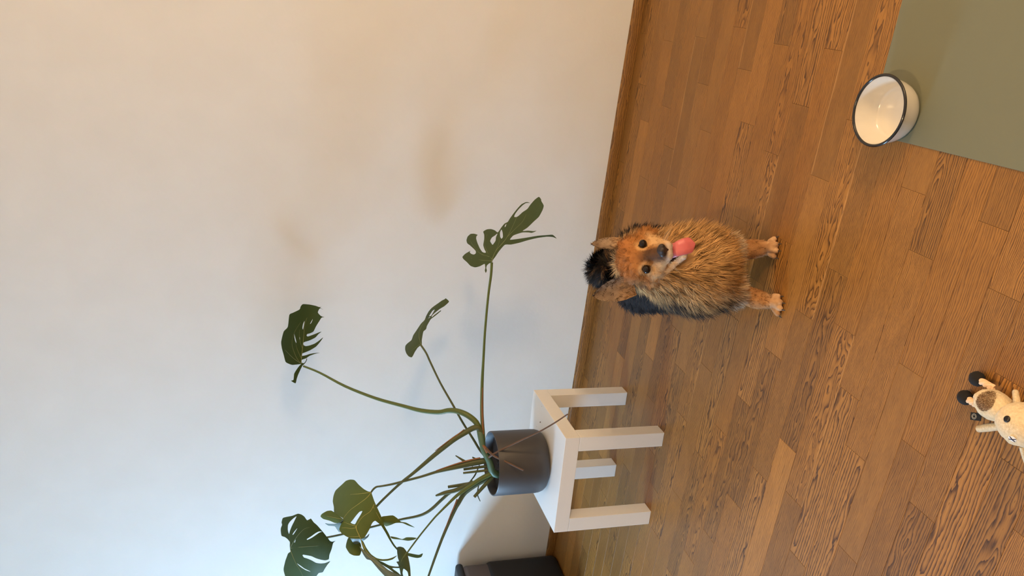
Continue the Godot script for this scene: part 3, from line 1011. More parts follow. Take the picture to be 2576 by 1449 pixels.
func plush_toy() -> void:
	var t := thing("plush_toy", "cream plush dog toy with twisted rope legs and black feet on the floor", "toy")
	var cream := mat(s8(246, 230, 198), 0.95)
	cream.albedo_texture = noise_texture(0.03, 8, [Color(0.84, 0.80, 0.73), Color(1, 1, 1)], 256)
	cream.heightmap_enabled = true
	cream.heightmap_texture = noise_texture(0.09, 9, [], 256)
	cream.heightmap_scale = 0.12
	cream.uv1_triplanar = true
	cream.uv1_scale = Vector3(22, 22, 22)
	cream.rim_enabled = true
	cream.rim = 0.6
	var rope_m := mat(s8(232, 200, 164), 0.9)
	var black := mat(s8(22, 20, 20), 0.9)
	var body_at := on_level(2500, 1020, 0.026)
	var head_at := on_level(2572, 1068, 0.036)
	var lie := (head_at - body_at) * Vector3(1, 0, 1)
	var turn := Basis(Vector3.UP, atan2(lie.x, lie.z))
	part("body", ellipsoid(Vector3(0.0255, 0.024, 0.036), 0.12, 3.0), cream, t, Transform3D(turn, body_at))
	part("head", ellipsoid(Vector3(0.036, 0.034, 0.040), 0.08, 40.0), cream, t, Transform3D(turn, head_at))
	# ears or arms
	for e: Array in [[[2554, 985, 0.030], [2557, 1005, 0.030], [2560, 1022, 0.030], 17.0], [[2461, 1079, 0.014], [2485, 1076, 0.018], [2515, 1073, 0.022], 19.0], [[2588, 1175, 0.012], [2580, 1150, 0.014], [2572, 1125, 0.018], 17.0]]:
		var p := []
		var r := []
		var w: float = float(e[3]) * 0.5 * 1.30 / FOCAL
		for k in 3:
			p.append(on_level(e[k][0], e[k][1], e[k][2]))
		p.push_front(p[0] + (p[0] - p[1]).normalized() * w * 0.55)
		r = [w * 0.35, w * 0.92, w * 1.05, w * 0.95]
		part("ear", tube(p, r, 14, 5, 0.6), cream, t)
	# legs: two-strand twisted rope ending in black feet
	for l: Array in [[2458, 953, 2498, 976], [2428, 1000, 2458, 1019]]:
		var foot := on_level(l[0], l[1], 0.0135)
		var root := on_level(l[2], l[3], 0.022)
		var rope := SurfaceTool.new()
		rope.begin(Mesh.PRIMITIVE_TRIANGLES)
		var b := aim(foot, root)
		var run := foot.distance_to(root)
		for s in 3:
			var p := []
			var r := []
			for i in 13:
				var f := float(i) / 12.0
				var a := f * TAU * 1.3 + TAU * s / 3.0
				p.append(foot + b * Vector3(cos(a) * 0.0030, run * f, sin(a) * 0.0030))
				r.append(0.0036)
			add_tube(rope, p, r, 8, 2)
		part("rope_leg", rope.commit(), rope_m, t)
		part("foot", ellipsoid(Vector3(0.0135, 0.0125, 0.0135), 0.10, l[0]), black, t, moved(foot - Vector3(0, 0.0, 0)))
	# brown furry patch on the back
	var brown := tinted(0.95)
	var pc := on_level(2482, 1009, 0.044)
	var st := SurfaceTool.new()
	st.begin(Mesh.PRIMITIVE_TRIANGLES)
	var inv := turn.inverse()
	var c0 := inv * (pc - body_at)
	var er := Vector3(0.0262, 0.0247, 0.0366)
	for i in 2600:
		var ang := rng.randf() * TAU
		var rad := sqrt(rng.randf())
		var q := c0 + Vector3(cos(ang) * rad * 0.0165, 0, sin(ang) * rad * 0.0150)
		var uu := q / er
		var h2 := 1.0 - uu.x * uu.x - uu.z * uu.z
		if h2 < 0.02:
			continue
		q.y = sqrt(h2) * er.y - 0.0006
		var nn := (q / er / er).normalized()
		var d := (nn + Vector3(rng.randf_range(-1, 1), rng.randf_range(-0.2, 0.4), rng.randf_range(-1, 1)) * 0.7).normalized()
		var side := d.cross(nn + Vector3(0.1, 0, 0.2)).normalized() * 0.00035
		var c := lin(150, 116, 84).lerp(lin(96, 70, 50), rng.randf()) if rng.randf() < 0.7 else lin(196, 170, 140)
		for v: Vector3 in [q - side, q + side, q + d * 0.0030]:
			st.set_normal(nn)
			st.set_color(c)
			st.add_vertex(v)
	var patch := part("fur_patch", st.commit(), brown, t, Transform3D(turn, body_at))
	patch.set_meta("kind", "stuff")
	# face: a black nose button, and a stitched cross on a white felt disc
	var up_from := func(px: float, py: float, guess: float) -> Vector3:
		var ro := EYE
		var rd := (on_level(px, py, guess) - EYE).normalized()
		# where the line of sight meets the head
		var o2 := inv * (ro - head_at) / Vector3(0.036, 0.034, 0.040)
		var d2 := inv * rd / Vector3(0.036, 0.034, 0.040)
		var aa := d2.dot(d2)
		var bb := 2.0 * o2.dot(d2)
		var cc := o2.dot(o2) - 1.0
		var disc := maxf(0.0, bb * bb - 4.0 * aa * cc)
		return ro + rd * ((-bb - sqrt(disc)) / (2.0 * aa))
	var nose: Vector3 = up_from.call(2533.0, 1054.0, 0.06)
	part("eye", ellipsoid(Vector3(0.0056, 0.0026, 0.0056)), mat(s8(20, 17, 16), 0.35), t, Transform3D(aim(head_at, nose), nose))
	var eye: Vector3 = up_from.call(2547.0, 1104.0, 0.06)
	var eb := aim(head_at, eye)
	part("felt_disc", ellipsoid(Vector3(0.0062, 0.0012, 0.0062)), mat(s8(238, 238, 236), 0.95), t, Transform3D(eb, eye))
	var xs := SurfaceTool.new()
	xs.begin(Mesh.PRIMITIVE_TRIANGLES)
	for a: float in [0.62, -0.62]:
		var arm := AXIS_RIGHT * sin(a) + AXIS_UP * cos(a)
		arm = (arm - eb.y * arm.dot(eb.y)).normalized() * 0.0058
		add_tube(xs, [eye - arm + eb.y * 0.0006, eye + eb.y * 0.0016, eye + arm + eb.y * 0.0006], [0.0007, 0.0008, 0.0007], 8, 3)
	part("cross_stitch", xs.commit(), mat(s8(34, 40, 78), 0.8), t)
	# the woven tag with its ring mark
	var ta := on_level(2440, 1046, 0.020)
	var tb := on_level(2470, 1050, 0.020)
	var tdir := (tb - ta).normalized()
	var tup := (EYE - ta).normalized()
	tup = (tup - tdir * tup.dot(tdir)).normalized()
	var tbas := Basis(tdir, tup, tdir.cross(tup))
	var tag := part("tag", rbox(Vector3(0.022, 0.0009, 0.0135), 0.0004, 1), mat(s8(20, 20, 22), 0.8), t, Transform3D(tbas, (ta + tb) * 0.5))
	var marks := SurfaceTool.new()
	marks.begin(Mesh.PRIMITIVE_TRIANGLES)
	for rr: float in [0.0046, 0.0029]:
		var p := []
		var r := []
		for i in 25:
			var a := TAU * i / 24.0
			var f := 1.0 if rr > 0.004 else 1.0 + 0.16 * cos(a * 6.0)
			p.append(Vector3(-0.003 + cos(a) * rr * f, 0.0006, sin(a) * rr * f))
			r.append(0.00032)
		add_tube(marks, p, r, 6, 1)
	part("ring_mark", marks.commit(), mat(s8(196, 190, 176), 0.7), tag)
	rebase(t, body_at * Vector3(1, 0, 1))

# ------------------------------------------------------------------ the dog

const DOG_AT := Vector3(-0.575, 0.0, 1.06)
const DOG_F := Vector3(0.36, 0.0, 0.933)
const DOG_R := Vector3(0.933, 0.0, -0.36)
var head_at := Vector3.ZERO
var head_axes := Basis.IDENTITY

func dg(a: float, y: float, b: float) -> Vector3:
	return DOG_AT + DOG_R * a + DOG_F * b + Vector3(0, y, 0)

func hd(x: float, y: float, z: float) -> Vector3:
	return head_at + head_axes * (Vector3(x, y, z) * 0.01)

# smooth union of tapered capsules, meshed as surface nets; bones are [p, r, q, s]
func flesh(bones: Array, cell: float, k: float) -> Array:
	var lo := Vector3.INF
	var hi := -Vector3.INF
	var pad := 3.0 / k + cell * 2.0
	for b: Array in bones:
		var m: float = maxf(b[1], b[3]) + pad
		for p: Vector3 in [b[0], b[2]]:
			lo = lo.min(p - Vector3.ONE * m)
			hi = hi.max(p + Vector3.ONE * m)
	var nx := int(ceil((hi.x - lo.x) / cell)) + 1
	var ny := int(ceil((hi.y - lo.y) / cell)) + 1
	var nz := int(ceil((hi.z - lo.z) / cell)) + 1
	var acc := PackedFloat32Array()
	acc.resize(nx * ny * nz)
	for b: Array in bones:
		var p: Vector3 = b[0]
		var q: Vector3 = b[2]
		var r: float = b[1]
		var s: float = b[3]
		var ab := q - p
		var l2 := maxf(ab.length_squared(), 1e-9)
		var reach := maxf(r, s) + 4.0 / k
		var a0 := (p.min(q) - Vector3.ONE * reach - lo) / cell
		var a1 := (p.max(q) + Vector3.ONE * reach - lo) / cell
		for iz in range(maxi(0, int(a0.z)), mini(nz, int(a1.z) + 2)):
			for iy in range(maxi(0, int(a0.y)), mini(ny, int(a1.y) + 2)):
				var o := (iz * ny + iy) * nx
				for ix in range(maxi(0, int(a0.x)), mini(nx, int(a1.x) + 2)):
					var x := lo + Vector3(ix, iy, iz) * cell
					var t := clampf((x - p).dot(ab) / l2, 0.0, 1.0)
					var d := x.distance_to(p + ab * t) - lerpf(r, s, t)
					if d < 4.0 / k:
						acc[o + ix] += exp(-k * d)
	var fld := PackedFloat32Array()
	fld.resize(acc.size())
	for i in acc.size():
		fld[i] = -log(maxf(acc[i], 1e-3)) / k
	var verts := PackedVector3Array()
	var norms := PackedVector3Array()
	var idx := PackedInt32Array()
	var ids := PackedInt32Array()
	ids.resize(acc.size())
	ids.fill(-1)
	var off := [0, 1, nx, nx + 1, nx * ny, nx * ny + 1, nx * ny + nx, nx * ny + nx + 1]
	var cor := [Vector3(0, 0, 0), Vector3(1, 0, 0), Vector3(0, 1, 0), Vector3(1, 1, 0), Vector3(0, 0, 1), Vector3(1, 0, 1), Vector3(0, 1, 1), Vector3(1, 1, 1)]
	var eds := [[0, 1], [2, 3], [4, 5], [6, 7], [0, 2], [1, 3], [4, 6], [5, 7], [0, 4], [1, 5], [2, 6], [3, 7]]
	for iz in nz - 1:
		for iy in ny - 1:
			var o := (iz * ny + iy) * nx
			for ix in nx - 1:
				var c := o + ix
				var neg := 0
				for m in 8:
					if fld[c + off[m]] < 0.0:
						neg += 1
				if neg == 0 or neg == 8:
					continue
				var sum := Vector3.ZERO
				var cnt := 0
				for e: Array in eds:
					var f0 := fld[c + off[e[0]]]
					var f1 := fld[c + off[e[1]]]
					if (f0 < 0.0) != (f1 < 0.0):
						var v0: Vector3 = cor[e[0]]
						sum += v0.lerp(cor[e[1]], f0 / (f0 - f1))
						cnt += 1
				var g := Vector3.ZERO
				for m in 8:
					g += (cor[m] * 2.0 - Vector3.ONE) * fld[c + off[m]]
				ids[c] = verts.size()
				verts.append(lo + (Vector3(ix, iy, iz) + sum / cnt) * cell)
				norms.append(g.normalized())
	var sx := 1
	var sy := nx
	var sz := nx * ny
	for iz in range(1, nz - 1):
		for iy in range(1, ny - 1):
			var o := (iz * ny + iy) * nx
			for ix in range(1, nx - 1):
				var c := o + ix
				var f := fld[c] < 0.0
				for ax in 3:
					var st: int = [sx, sy, sz][ax]
					if (fld[c + st] < 0.0) == f:
						continue
					var u: int = [sy, sz, sx][ax]
					var w: int = [sz, sx, sy][ax]
					var q := [ids[c], ids[c - u], ids[c - u - w], ids[c - w]]
					if q[0] < 0 or q[1] < 0 or q[2] < 0 or q[3] < 0:
						continue
					var order := [0, 1, 2, 0, 2, 3] if f else [0, 2, 1, 0, 3, 2]
					for m: int in order:
						idx.append(q[m])
	return [verts, norms, idx]

func lash(a: float, b: float, x: float) -> float:
	return smoothstep(a, b, x)

# coat at a point of the body: [colour, hair length, lie of the hair, lift]
func body_coat(p: Vector3, n: Vector3) -> Array:
	var d := p - DOG_AT
	var a := d.dot(DOG_R)
	var b := d.dot(DOG_F)
	var y := d.y
	var blotch := soft_noise.get_noise_3d(p.x * 1400.0, p.y * 700.0, p.z * 1400.0)
	var gold := lin(210, 170, 116).lerp(lin(166, 122, 76), 0.5 + 0.8 * blotch)
	var length := 0.036
	var lie := (Vector3.DOWN * 1.0 + DOG_R * a * 3.0 - DOG_F * 0.15)
	var lift := 0.40
	var c := gold
	# dark saddle from the shoulders back
	var dark := lash(-0.085, -0.15, b + 0.05 * blotch)
	dark = maxf(dark, lash(-0.048, -0.075, a + 0.02 * blotch) * lash(0.035, -0.025, b + 0.02 * blotch) * lash(0.33, 0.27, y))
	dark = maxf(dark, lash(0.085, 0.10, a + 0.02 * blotch) * lash(-0.03, -0.075, b) * lash(0.12, 0.17, y) * 0.8)
	dark *= lash(0.055, 0.10, y + 0.02 * blotch)
	if b < -0.12:
		lie = -DOG_F * 0.8 + Vector3.DOWN * (0.5 + 0.8 * lash(0.28, 0.15, y)) + DOG_R * a * 2.0
		length = 0.030
		lift = 0.30
	c = c.lerp(lin(34, 30, 30).lerp(lin(62, 50, 42), maxf(0.0, blotch)), dark)
	# pale fringe under the elbows and belly
	var fringe := lash(0.15, 0.10, y) * lash(0.03, 0.075, y)
	c = c.lerp(lin(226, 208, 180), fringe * 0.9 * lash(-0.14, -0.04, b))
	if y < 0.30 and y > 0.14 and b > -0.10:
		c = c.lerp(lin(214, 172, 112), 0.35 * lash(-0.1, 0.4, blotch))
		length = 0.042
	if y < 0.135:
		length = lerpf(0.007, 0.036, lash(0.075, 0.125, y))
		lift = lerpf(0.25, 0.35, lash(0.06, 0.12, y))
		lie = Vector3.DOWN
		var leg := lash(0.115, 0.075, y)
		c = c.lerp(lin(190, 142, 94).lerp(lin(160, 114, 72), 0.5 + blotch), leg)
		c = c.lerp(lin(204, 168, 130).lerp(lin(150, 112, 78), 0.4 + blotch), lash(0.045, 0.015, y) * 0.8)
	if b < -0.31 and y > 0.275:
		# the tail curled over the back
		c = lin(34, 30, 28).lerp(lin(124, 92, 60), lash(0.10, 0.45, blotch))
		length = 0.034
		lift = 0.55
		lie = n + Vector3(sin(p.y * 90.0), 0.4, cos(p.x * 80.0)) * 0.9
	return [c, length, lie, lift]

func head_coat(p: Vector3, n: Vector3) -> Array:
	var h := head_axes.inverse() * (p - head_at) * 100.0
	var blotch := soft_noise.get_noise_3d(p.x * 2200.0, p.y * 2200.0, p.z * 2200.0)
	var side := absf(h.x)
	var c := lin(186, 128, 72).lerp(lin(146, 96, 52), 0.5 + 0.7 * blotch)
	# brow and crown
	c = c.lerp(lin(166, 106, 60), lash(1.0, 4.5, h.y) * 0.6)
	# dark bridge and muzzle
	var bridge := lash(2.1, 1.0, side) * lash(2.2, 4.6, h.z)
	c = c.lerp(lin(66, 50, 42), bridge * 0.85)
	var muzzle := lash(3.2, 5.2, h.z) * lash(-1.6, -3.2, h.y)
	c = c.lerp(lin(92, 74, 62), muzzle * 0.55)
	# white lips and chin
	var lips := lash(-3.9, -5.0, h.y) * lash(1.6, 3.6, h.z)
	c = c.lerp(lin(214, 202, 190), lips * 0.9)
	# pale cheeks under the eyes
	var cheek := lash(-0.6, -2.2, h.y) * lash(1.2, 2.8, side) * lash(-1.5, 1.5, h.z)
	c = c.lerp(lin(216, 178, 130), cheek * 0.75)
	# light spectacles, dark rims
	for e: Vector3 in [Vector3(-3.05, 0.1, 3.0), Vector3(3.05, 0.1, 3.0)]:
		var r := (h - e).length()
		c = c.lerp(lin(210, 166, 112), lash(2.3, 1.4, r) * 0.75)
		c = c.lerp(lin(44, 34, 30), lash(1.30, 1.05, r))
	# grey-brown temples
	c = c.lerp(lin(112, 88, 66), lash(4.6, 6.4, side) * lash(-1.5, 3.0, h.y) * 0.75)
	var lie := -Vector3(0, 0.2, 1.0)
	lie += Vector3(h.x * 0.16, h.y * 0.10 if h.y > 0.0 else h.y * 0.12, 0.0)
	var length := 0.008
	length = lerpf(length, 0.020, lash(1.0, -2.5, h.z) * lash(3.0, 5.0, side))
	if h.y > 3.0:
		length = 0.010
	if h.z > 2.4:
		length = 0.0045
	if h.y < -4.6 and h.z < 4.0:
		lie = Vector3(h.x * 0.1, -1.0, -0.6)
		length = 0.005
	return [c, length, head_axes * lie, 0.30]

func strand(arr: Array, p: Vector3, n: Vector3, dir: Vector3, length: float, width: float, c: Color, droop: float) -> void:
	var side := n.cross(dir)
	if side.length_squared() < 1e-8:
		side = Vector3.RIGHT
	side = side.normalized() * width * 0.5
	var verts: PackedVector3Array = arr[0]
	var norms: PackedVector3Array = arr[1]
	var cols: PackedColorArray = arr[2]
	var idx: PackedInt32Array = arr[3]
	var i := verts.size()
	var p1 := p + dir * length * 0.5
	var d2 := (dir + Vector3.DOWN * droop).normalized()
	var p2 := p1 + d2 * length * 0.5
	verts.append(p - side)
	verts.append(p + side)
	verts.append(p1 - side * 0.85)
	verts.append(p1 + side * 0.85)
	verts.append(p2)
	for k in 5:
		norms.append(n)
		cols.append(c)
	for k: int in [0, 1, 2, 1, 3, 2, 2, 3, 4]:
		idx.append(i + k)

func grow(arr: Array, skin: Array, per_m2: float, coat: Callable, width: float, skip: Callable) -> void:
	var verts: PackedVector3Array = skin[0]
	var norms: PackedVector3Array = skin[1]
	var idx: PackedInt32Array = skin[2]
	var lock := FastNoiseLite.new()
	lock.seed = 12
	lock.frequency = 1.0
	lock.fractal_type = FastNoiseLite.FRACTAL_NONE
	for i in range(0, idx.size(), 3):
		var a := verts[idx[i]]
		var b := verts[idx[i + 1]]
		var c := verts[idx[i + 2]]
		var area := (b - a).cross(c - a).length() * 0.5
		var want := area * per_m2
		var count := int(want) + (1 if rng.randf() < want - int(want) else 0)
		for s in count:
			var u := rng.randf()
			var v := rng.randf()
			if u + v > 1.0:
				u = 1.0 - u
				v = 1.0 - v
			var p := a + (b - a) * u + (c - a) * v
			if skip.call(p):
				continue
			var n := (norms[idx[i]] * (1.0 - u - v) + norms[idx[i + 1]] * u + norms[idx[i + 2]] * v).normalized()
			var info: Array = coat.call(p, n)
			var col: Color = info[0]
			var length: float = info[1]
			var lie: Vector3 = info[2]
			var lift: float = info[3]
			var q := p * 75.0
			var sway := Vector3(lock.get_noise_3d(q.x, q.y, q.z), lock.get_noise_3d(q.y + 31.0, q.z, q.x), lock.get_noise_3d(q.z, q.x + 57.0, q.y))
			var flat := lie - n * lie.dot(n)
			flat = flat.normalized() + sway * 0.9 + Vector3(rng.randf_range(-1, 1), rng.randf_range(-1, 1), rng.randf_range(-1, 1)) * 0.22
			var dir := (flat.normalized() * (1.0 - lift) + n * (lift + 0.25 * sway.x)).normalized()
			var shade := 1.0 + 0.75 * clampf(length / 0.025, 0.15, 1.0) * lock.get_noise_3d(q.x * 0.9 + 211.0, q.z * 0.9, q.y * 0.9) + rng.randf_range(-0.32, 0.32)
			var nn := (n + dir * 0.35 + sway * 0.5).normalized()
			strand(arr, p - n * 0.001, nn, dir, length * rng.randf_range(0.65, 1.2), width, Color(col.r * shade, col.g * shade, col.b * shade), 0.35)

func dog() -> void:
	var t := thing("dog", "long-haired tan and black dog standing on the parquet with its tongue out", "dog")
	var tint := tinted(0.75, 0.3)
	# where the head is and how it is held: looking up at the viewer, tilted a little
	head_at = spot(1616, 650, 1.79)
	var hz := (AXIS_RIGHT * 0.10 - AXIS_UP * 0.02 + AXIS_BACK).normalized()
	var roll := deg_to_rad(7.0)
	var hx := AXIS_RIGHT * cos(roll) + AXIS_UP * sin(roll)
	hx = (hx - hz * hx.dot(hz)).normalized()
	head_axes = Basis(hx, hz.cross(hx), hz)
	var neck_end := hd(0.0, -1.0, -5.5)
	var bones := [
		[dg(0, 0.205, -0.06), 0.092, dg(0, 0.21, -0.25), 0.088], [dg(0, 0.21, -0.25), 0.088, dg(0, 0.215, -0.39), 0.082],
		[dg(0, 0.235, -0.05), 0.080, neck_end, 0.060], [dg(0.0, 0.205, -0.015), 0.072, dg(0.012, 0.265, -0.045), 0.066],
		[dg(0.045, 0.19, -0.05), 0.050, dg(0.045, 0.115, -0.04), 0.030], [dg(0.045, 0.115, -0.04), 0.028, dg(0.054, 0.045, -0.03), 0.017], [dg(0.054, 0.045, -0.03), 0.017, dg(0.057, 0.019, -0.014), 0.016],
		[dg(-0.05, 0.19, -0.05), 0.050, dg(-0.050, 0.115, -0.025), 0.030], [dg(-0.050, 0.115, -0.025), 0.028, dg(-0.074, 0.045, -0.012), 0.017], [dg(-0.074, 0.045, -0.012), 0.017, dg(-0.080, 0.019, 0.004), 0.016]]
	for s: float in [-1.0, 1.0]:
		bones.append([dg(s * 0.06, 0.19, -0.37), 0.062, dg(s * 0.07, 0.12, -0.33), 0.042])
		bones.append([dg(s * 0.07, 0.12, -0.33), 0.036, dg(s * 0.068, 0.08, -0.43), 0.020])
		bones.append([dg(s * 0.068, 0.08, -0.43), 0.018, dg(s * 0.068, 0.02, -0.41), 0.016])
		bones.append([dg(s * 0.068, 0.018, -0.41), 0.015, dg(s * 0.07, 0.014, -0.375), 0.013])
	bones.append([dg(0, 0.25, -0.42), 0.022, dg(0, 0.29, -0.435), 0.022])
	bones.append([dg(0, 0.29, -0.435), 0.022, dg(-0.005, 0.302, -0.385), 0.024])
	bones.append([dg(-0.005, 0.302, -0.385), 0.024, dg(-0.015, 0.290, -0.34), 0.018])
	var trunk := flesh(bones, 0.0095, 85.0)
	# the two front paws, with four toes each
	var paws := []
	var toes_at := []
	for f: Array in [[0.057, 0.0, 0.0], [-0.081, 0.020, -0.12]]:
		var fa: float = f[0]
		var fb: float = f[1]
		paws.append([dg(fa, 0.019, fb - 0.014), 0.0145, dg(fa, 0.015, fb + 0.002), 0.013])
		for k in 4:
			var off: float = [-0.0215, -0.0075, 0.0075, 0.0215][k]
			var fwd: float = [0.004, 0.013, 0.013, 0.004][k]
			var q0 := dg(fa + off * 0.7, 0.0125, fb - 0.004)
			var q1 := dg(fa + off + float(f[2]) * 0.05, 0.0085, fb + fwd)
			paws.append([q0, 0.0085, q1, 0.0072])
			toes_at.append([q0, q1])
	var feet := flesh(paws, 0.0022, 800.0)
	# the head
	var hb := [
		[hd(0, 1.2, -2.6), 0.046, hd(0, 1.0, -0.6), 0.036], [hd(-2.6, 2.0, -1.6), 0.032, hd(2.6, 2.0, -1.6), 0.032],
		[hd(-3.6, -2.0, -2.4), 0.036, hd(-2.8, -2.2, 0.2), 0.024], [hd(3.6, -2.0, -2.4), 0.036, hd(2.8, -2.2, 0.2), 0.024],
		[hd(0, 0.4, 0.6), 0.027, hd(0.3, -2.4, 4.2), 0.017], [hd(0.3, -2.4, 4.2), 0.017, hd(0.5, -3.5, 6.2), 0.0125],
		[hd(-2.4, -3.0, 1.0), 0.018, hd(-0.7, -4.7, 5.2), 0.0115], [hd(3.0, -3.2, 1.0), 0.018, hd(1.6, -4.8, 5.2), 0.0115], [hd(-0.5, -4.8, 5.3), 0.010, hd(1.4, -4.9, 5.3), 0.010],
		[hd(-2.0, 1.5, 0.6), 0.018, hd(-1.2, 0.2, 1.6), 0.016], [hd(2.0, 1.5, 0.6), 0.018, hd(1.2, 0.2, 1.6), 0.016],
		[hd(-4.2, -4.2, -0.4), 0.011, hd(-1.1, -8.7, 4.0), 0.0068], [hd(3.0, -5.0, -0.6), 0.012, hd(0.3, -8.9, 4.0), 0.0068], [hd(-1.1, -8.8, 4.0), 0.0068, hd(0.4, -8.9, 4.1), 0.0068],
		[hd(-0.3, -7.0, -2.2), 0.018, hd(-0.4, -8.9, 1.6), 0.009]]
	var skull := flesh(hb, 0.0036, 260.0)
	# one skin
	var st := SurfaceTool.new()
	st.begin(Mesh.PRIMITIVE_TRIANGLES)
	for g in 3:
		var part_: Array = [trunk, feet, skull][g]
		var vs: PackedVector3Array = part_[0]
		var ns: PackedVector3Array = part_[1]
		var ids: PackedInt32Array = part_[2]
		var cols := PackedColorArray()
		for i in vs.size():
			var info: Array = head_coat(vs[i], ns[i]) if g == 2 else body_coat(vs[i], ns[i])
			cols.append(info[0])
		for k in ids:
			st.set_normal(ns[k])
			st.set_color(cols[k])
			st.add_vertex(Vector3(vs[k].x, maxf(vs[k].y, 0.0005), vs[k].z))
	# ears: cupped shells on the same skin
	var ear_skins := []
	for e: Array in [[Vector3(-5.7, 2.4, -2.6), Vector3(-7.2, 12.4, -3.6), 3.0, -0.5], [Vector3(4.2, 4.2, -2.8), Vector3(5.4, 11.0, -4.4), 2.1, 0.8]]:
		var es := ear_shell(e[0], e[1], e[2], e[3])
		ear_skins.append(es)
		var vs: PackedVector3Array = es[0]
		var ns: PackedVector3Array = es[1]
		var ids: PackedInt32Array = es[2]
		for k in ids:
			st.set_normal(ns[k])
			st.set_color(ear_coat(vs[k], ns[k])[0])
			st.add_vertex(vs[k])
	part("body", st.commit(), tint, t)
	# coat
	var arr := [PackedVector3Array(), PackedVector3Array(), PackedColorArray(), PackedInt32Array()]
	var none := func(_p: Vector3) -> bool: return false
	var eyes := [hd(-3.05, 0.0, 2.95), hd(3.05, 0.0, 2.95)]
	var nose_c := hd(0.5, -3.55, 6.9)
	var bare := func(p: Vector3) -> bool:
		return p.distance_to(eyes[0]) < 0.0125 or p.distance_to(eyes[1]) < 0.0125 or p.distance_to(nose_c) < 0.017
	var jaw := hd(-0.4, -8.0, 3.4)
	grow(arr, trunk, 150000.0, body_coat, 0.0015, func(p: Vector3) -> bool: return p.distance_to(head_at) < 0.055 or p.distance_to(jaw) < 0.045)
	grow(arr, feet, 220000.0, func(p: Vector3, n: Vector3) -> Array:
		var c: Array = body_coat(p, n)
		return [c[0], 0.0030, Vector3.DOWN + DOG_F, 0.15], 0.0008, none)
	grow(arr, skull, 330000.0, head_coat, 0.0010, bare)
	for es: Array in ear_skins:
		grow(arr, es, 200000.0, ear_coat, 0.0010, none)
	var fm := ArrayMesh.new()
	var surf := []
	surf.resize(Mesh.ARRAY_MAX)
	surf[Mesh.ARRAY_VERTEX] = arr[0]
	surf[Mesh.ARRAY_NORMAL] = arr[1]
	surf[Mesh.ARRAY_COLOR] = arr[2]
	surf[Mesh.ARRAY_INDEX] = arr[3]
	fm.add_surface_from_arrays(Mesh.PRIMITIVE_TRIANGLES, surf)
	var fur := part("fur", fm, tint, t)
	fur.set_meta("kind", "stuff")
	print("strands ", arr[0].size() / 5)
	# eyes
	var eye_m := mat(s8(26, 17, 12), 0.05, 0.0, 0.35)
	eye_m.clearcoat_enabled = true
	eye_m.clearcoat = 0.25
	eye_m.clearcoat_roughness = 0.02
	for k in 2:
		part("eye", ellipsoid(Vector3(0.0104, 0.0096, 0.0098)), eye_m, t, Transform3D(head_axes, eyes[k]))
	# nose: a leathery pad with two nostrils
	var nose_m := mat(s8(44, 34, 32), 0.45)
	var nose := SurfaceTool.new()
	nose.begin(Mesh.PRIMITIVE_TRIANGLES)
	var nb := [[hd(0.5, -3.1, 6.6), 0.0095, hd(0.5, -3.3, 7.2), 0.0085], [hd(-0.25, -3.4, 6.7), 0.0082, hd(1.25, -3.4, 6.7), 0.0082], [hd(0.5, -4.2, 6.7), 0.0062, hd(0.5, -4.5, 6.6), 0.0045]]
	var nf := flesh(nb, 0.0015, 700.0)
	for k: int in nf[2]:
		nose.set_normal(nf[1][k])
		nose.add_vertex(nf[0][k])
	var nose_o := part("nose", nose.commit(), nose_m, t)
	for s: float in [-1.0, 1.0]:
		part("nostril", ellipsoid(Vector3(0.0033, 0.0026, 0.002)), mat(s8(10, 8, 8), 0.8), nose_o, Transform3D(head_axes, hd(0.5 + s * 0.72, -3.62, 7.42)))
	# mouth: dark inside, tongue, teeth
	part("mouth", mouth_lining(), mat(s8(52, 24, 26), 0.45), t)
	var tongue_m := mat(s8(206, 108, 112), 0.38, 0.0, 0.5)
	tongue_m.subsurf_scatter_enabled = true
	tongue_m.subsurf_scatter_strength = 0.15
	part("tongue", tongue(), tongue_m, t)
	var ivory := mat(s8(228, 216, 192), 0.35)
	for k in 7:
		var f := float(k) / 6.0
		var root := hd(lerpf(-3.3, -1.0, f), lerpf(-4.9, -8.1, f), lerpf(1.3, 4.2, f))
		var tip := root + head_axes * Vector3(0.0016, 0.0035 + 0.002 * float(k % 2), 0.0012)
		part("tooth", tube([root, root.lerp(tip, 0.5), tip], [0.0014, 0.0011, 0.0003], 7, 2), ivory, t)
	# claws
	var claw_m := mat(s8(52, 42, 36), 0.4)
	for q: Array in toes_at:
		var d: Vector3 = (q[1] - q[0]).normalized()
		var c0: Vector3 = q[1] + d * 0.0060
		part("claw", tube([c0, c0 + d * 0.004 - Vector3(0, 0.0015, 0), c0 + d * 0.0065 - Vector3(0, 0.0045, 0)], [0.0019, 0.0015, 0.0004], 7, 2), claw_m, t)
	# whiskers
	for k in 10:
		var s := -1.0 if k % 2 == 0 else 1.0
		var w0 := hd(0.5 + s * 1.6, -4.2 - 0.2 * (k / 2), 5.0)
		var w1 := hd(0.5 + s * (4.0 + 0.2 * k), -5.0 - 0.5 * (k / 2), 5.6)
		part("whisker", tube([w0, w0.lerp(w1, 0.5) + Vector3(0, 0.002, 0), w1], [0.00025, 0.0002, 0.0001], 5, 2), ivory, t)
	rebase(t, DOG_AT)

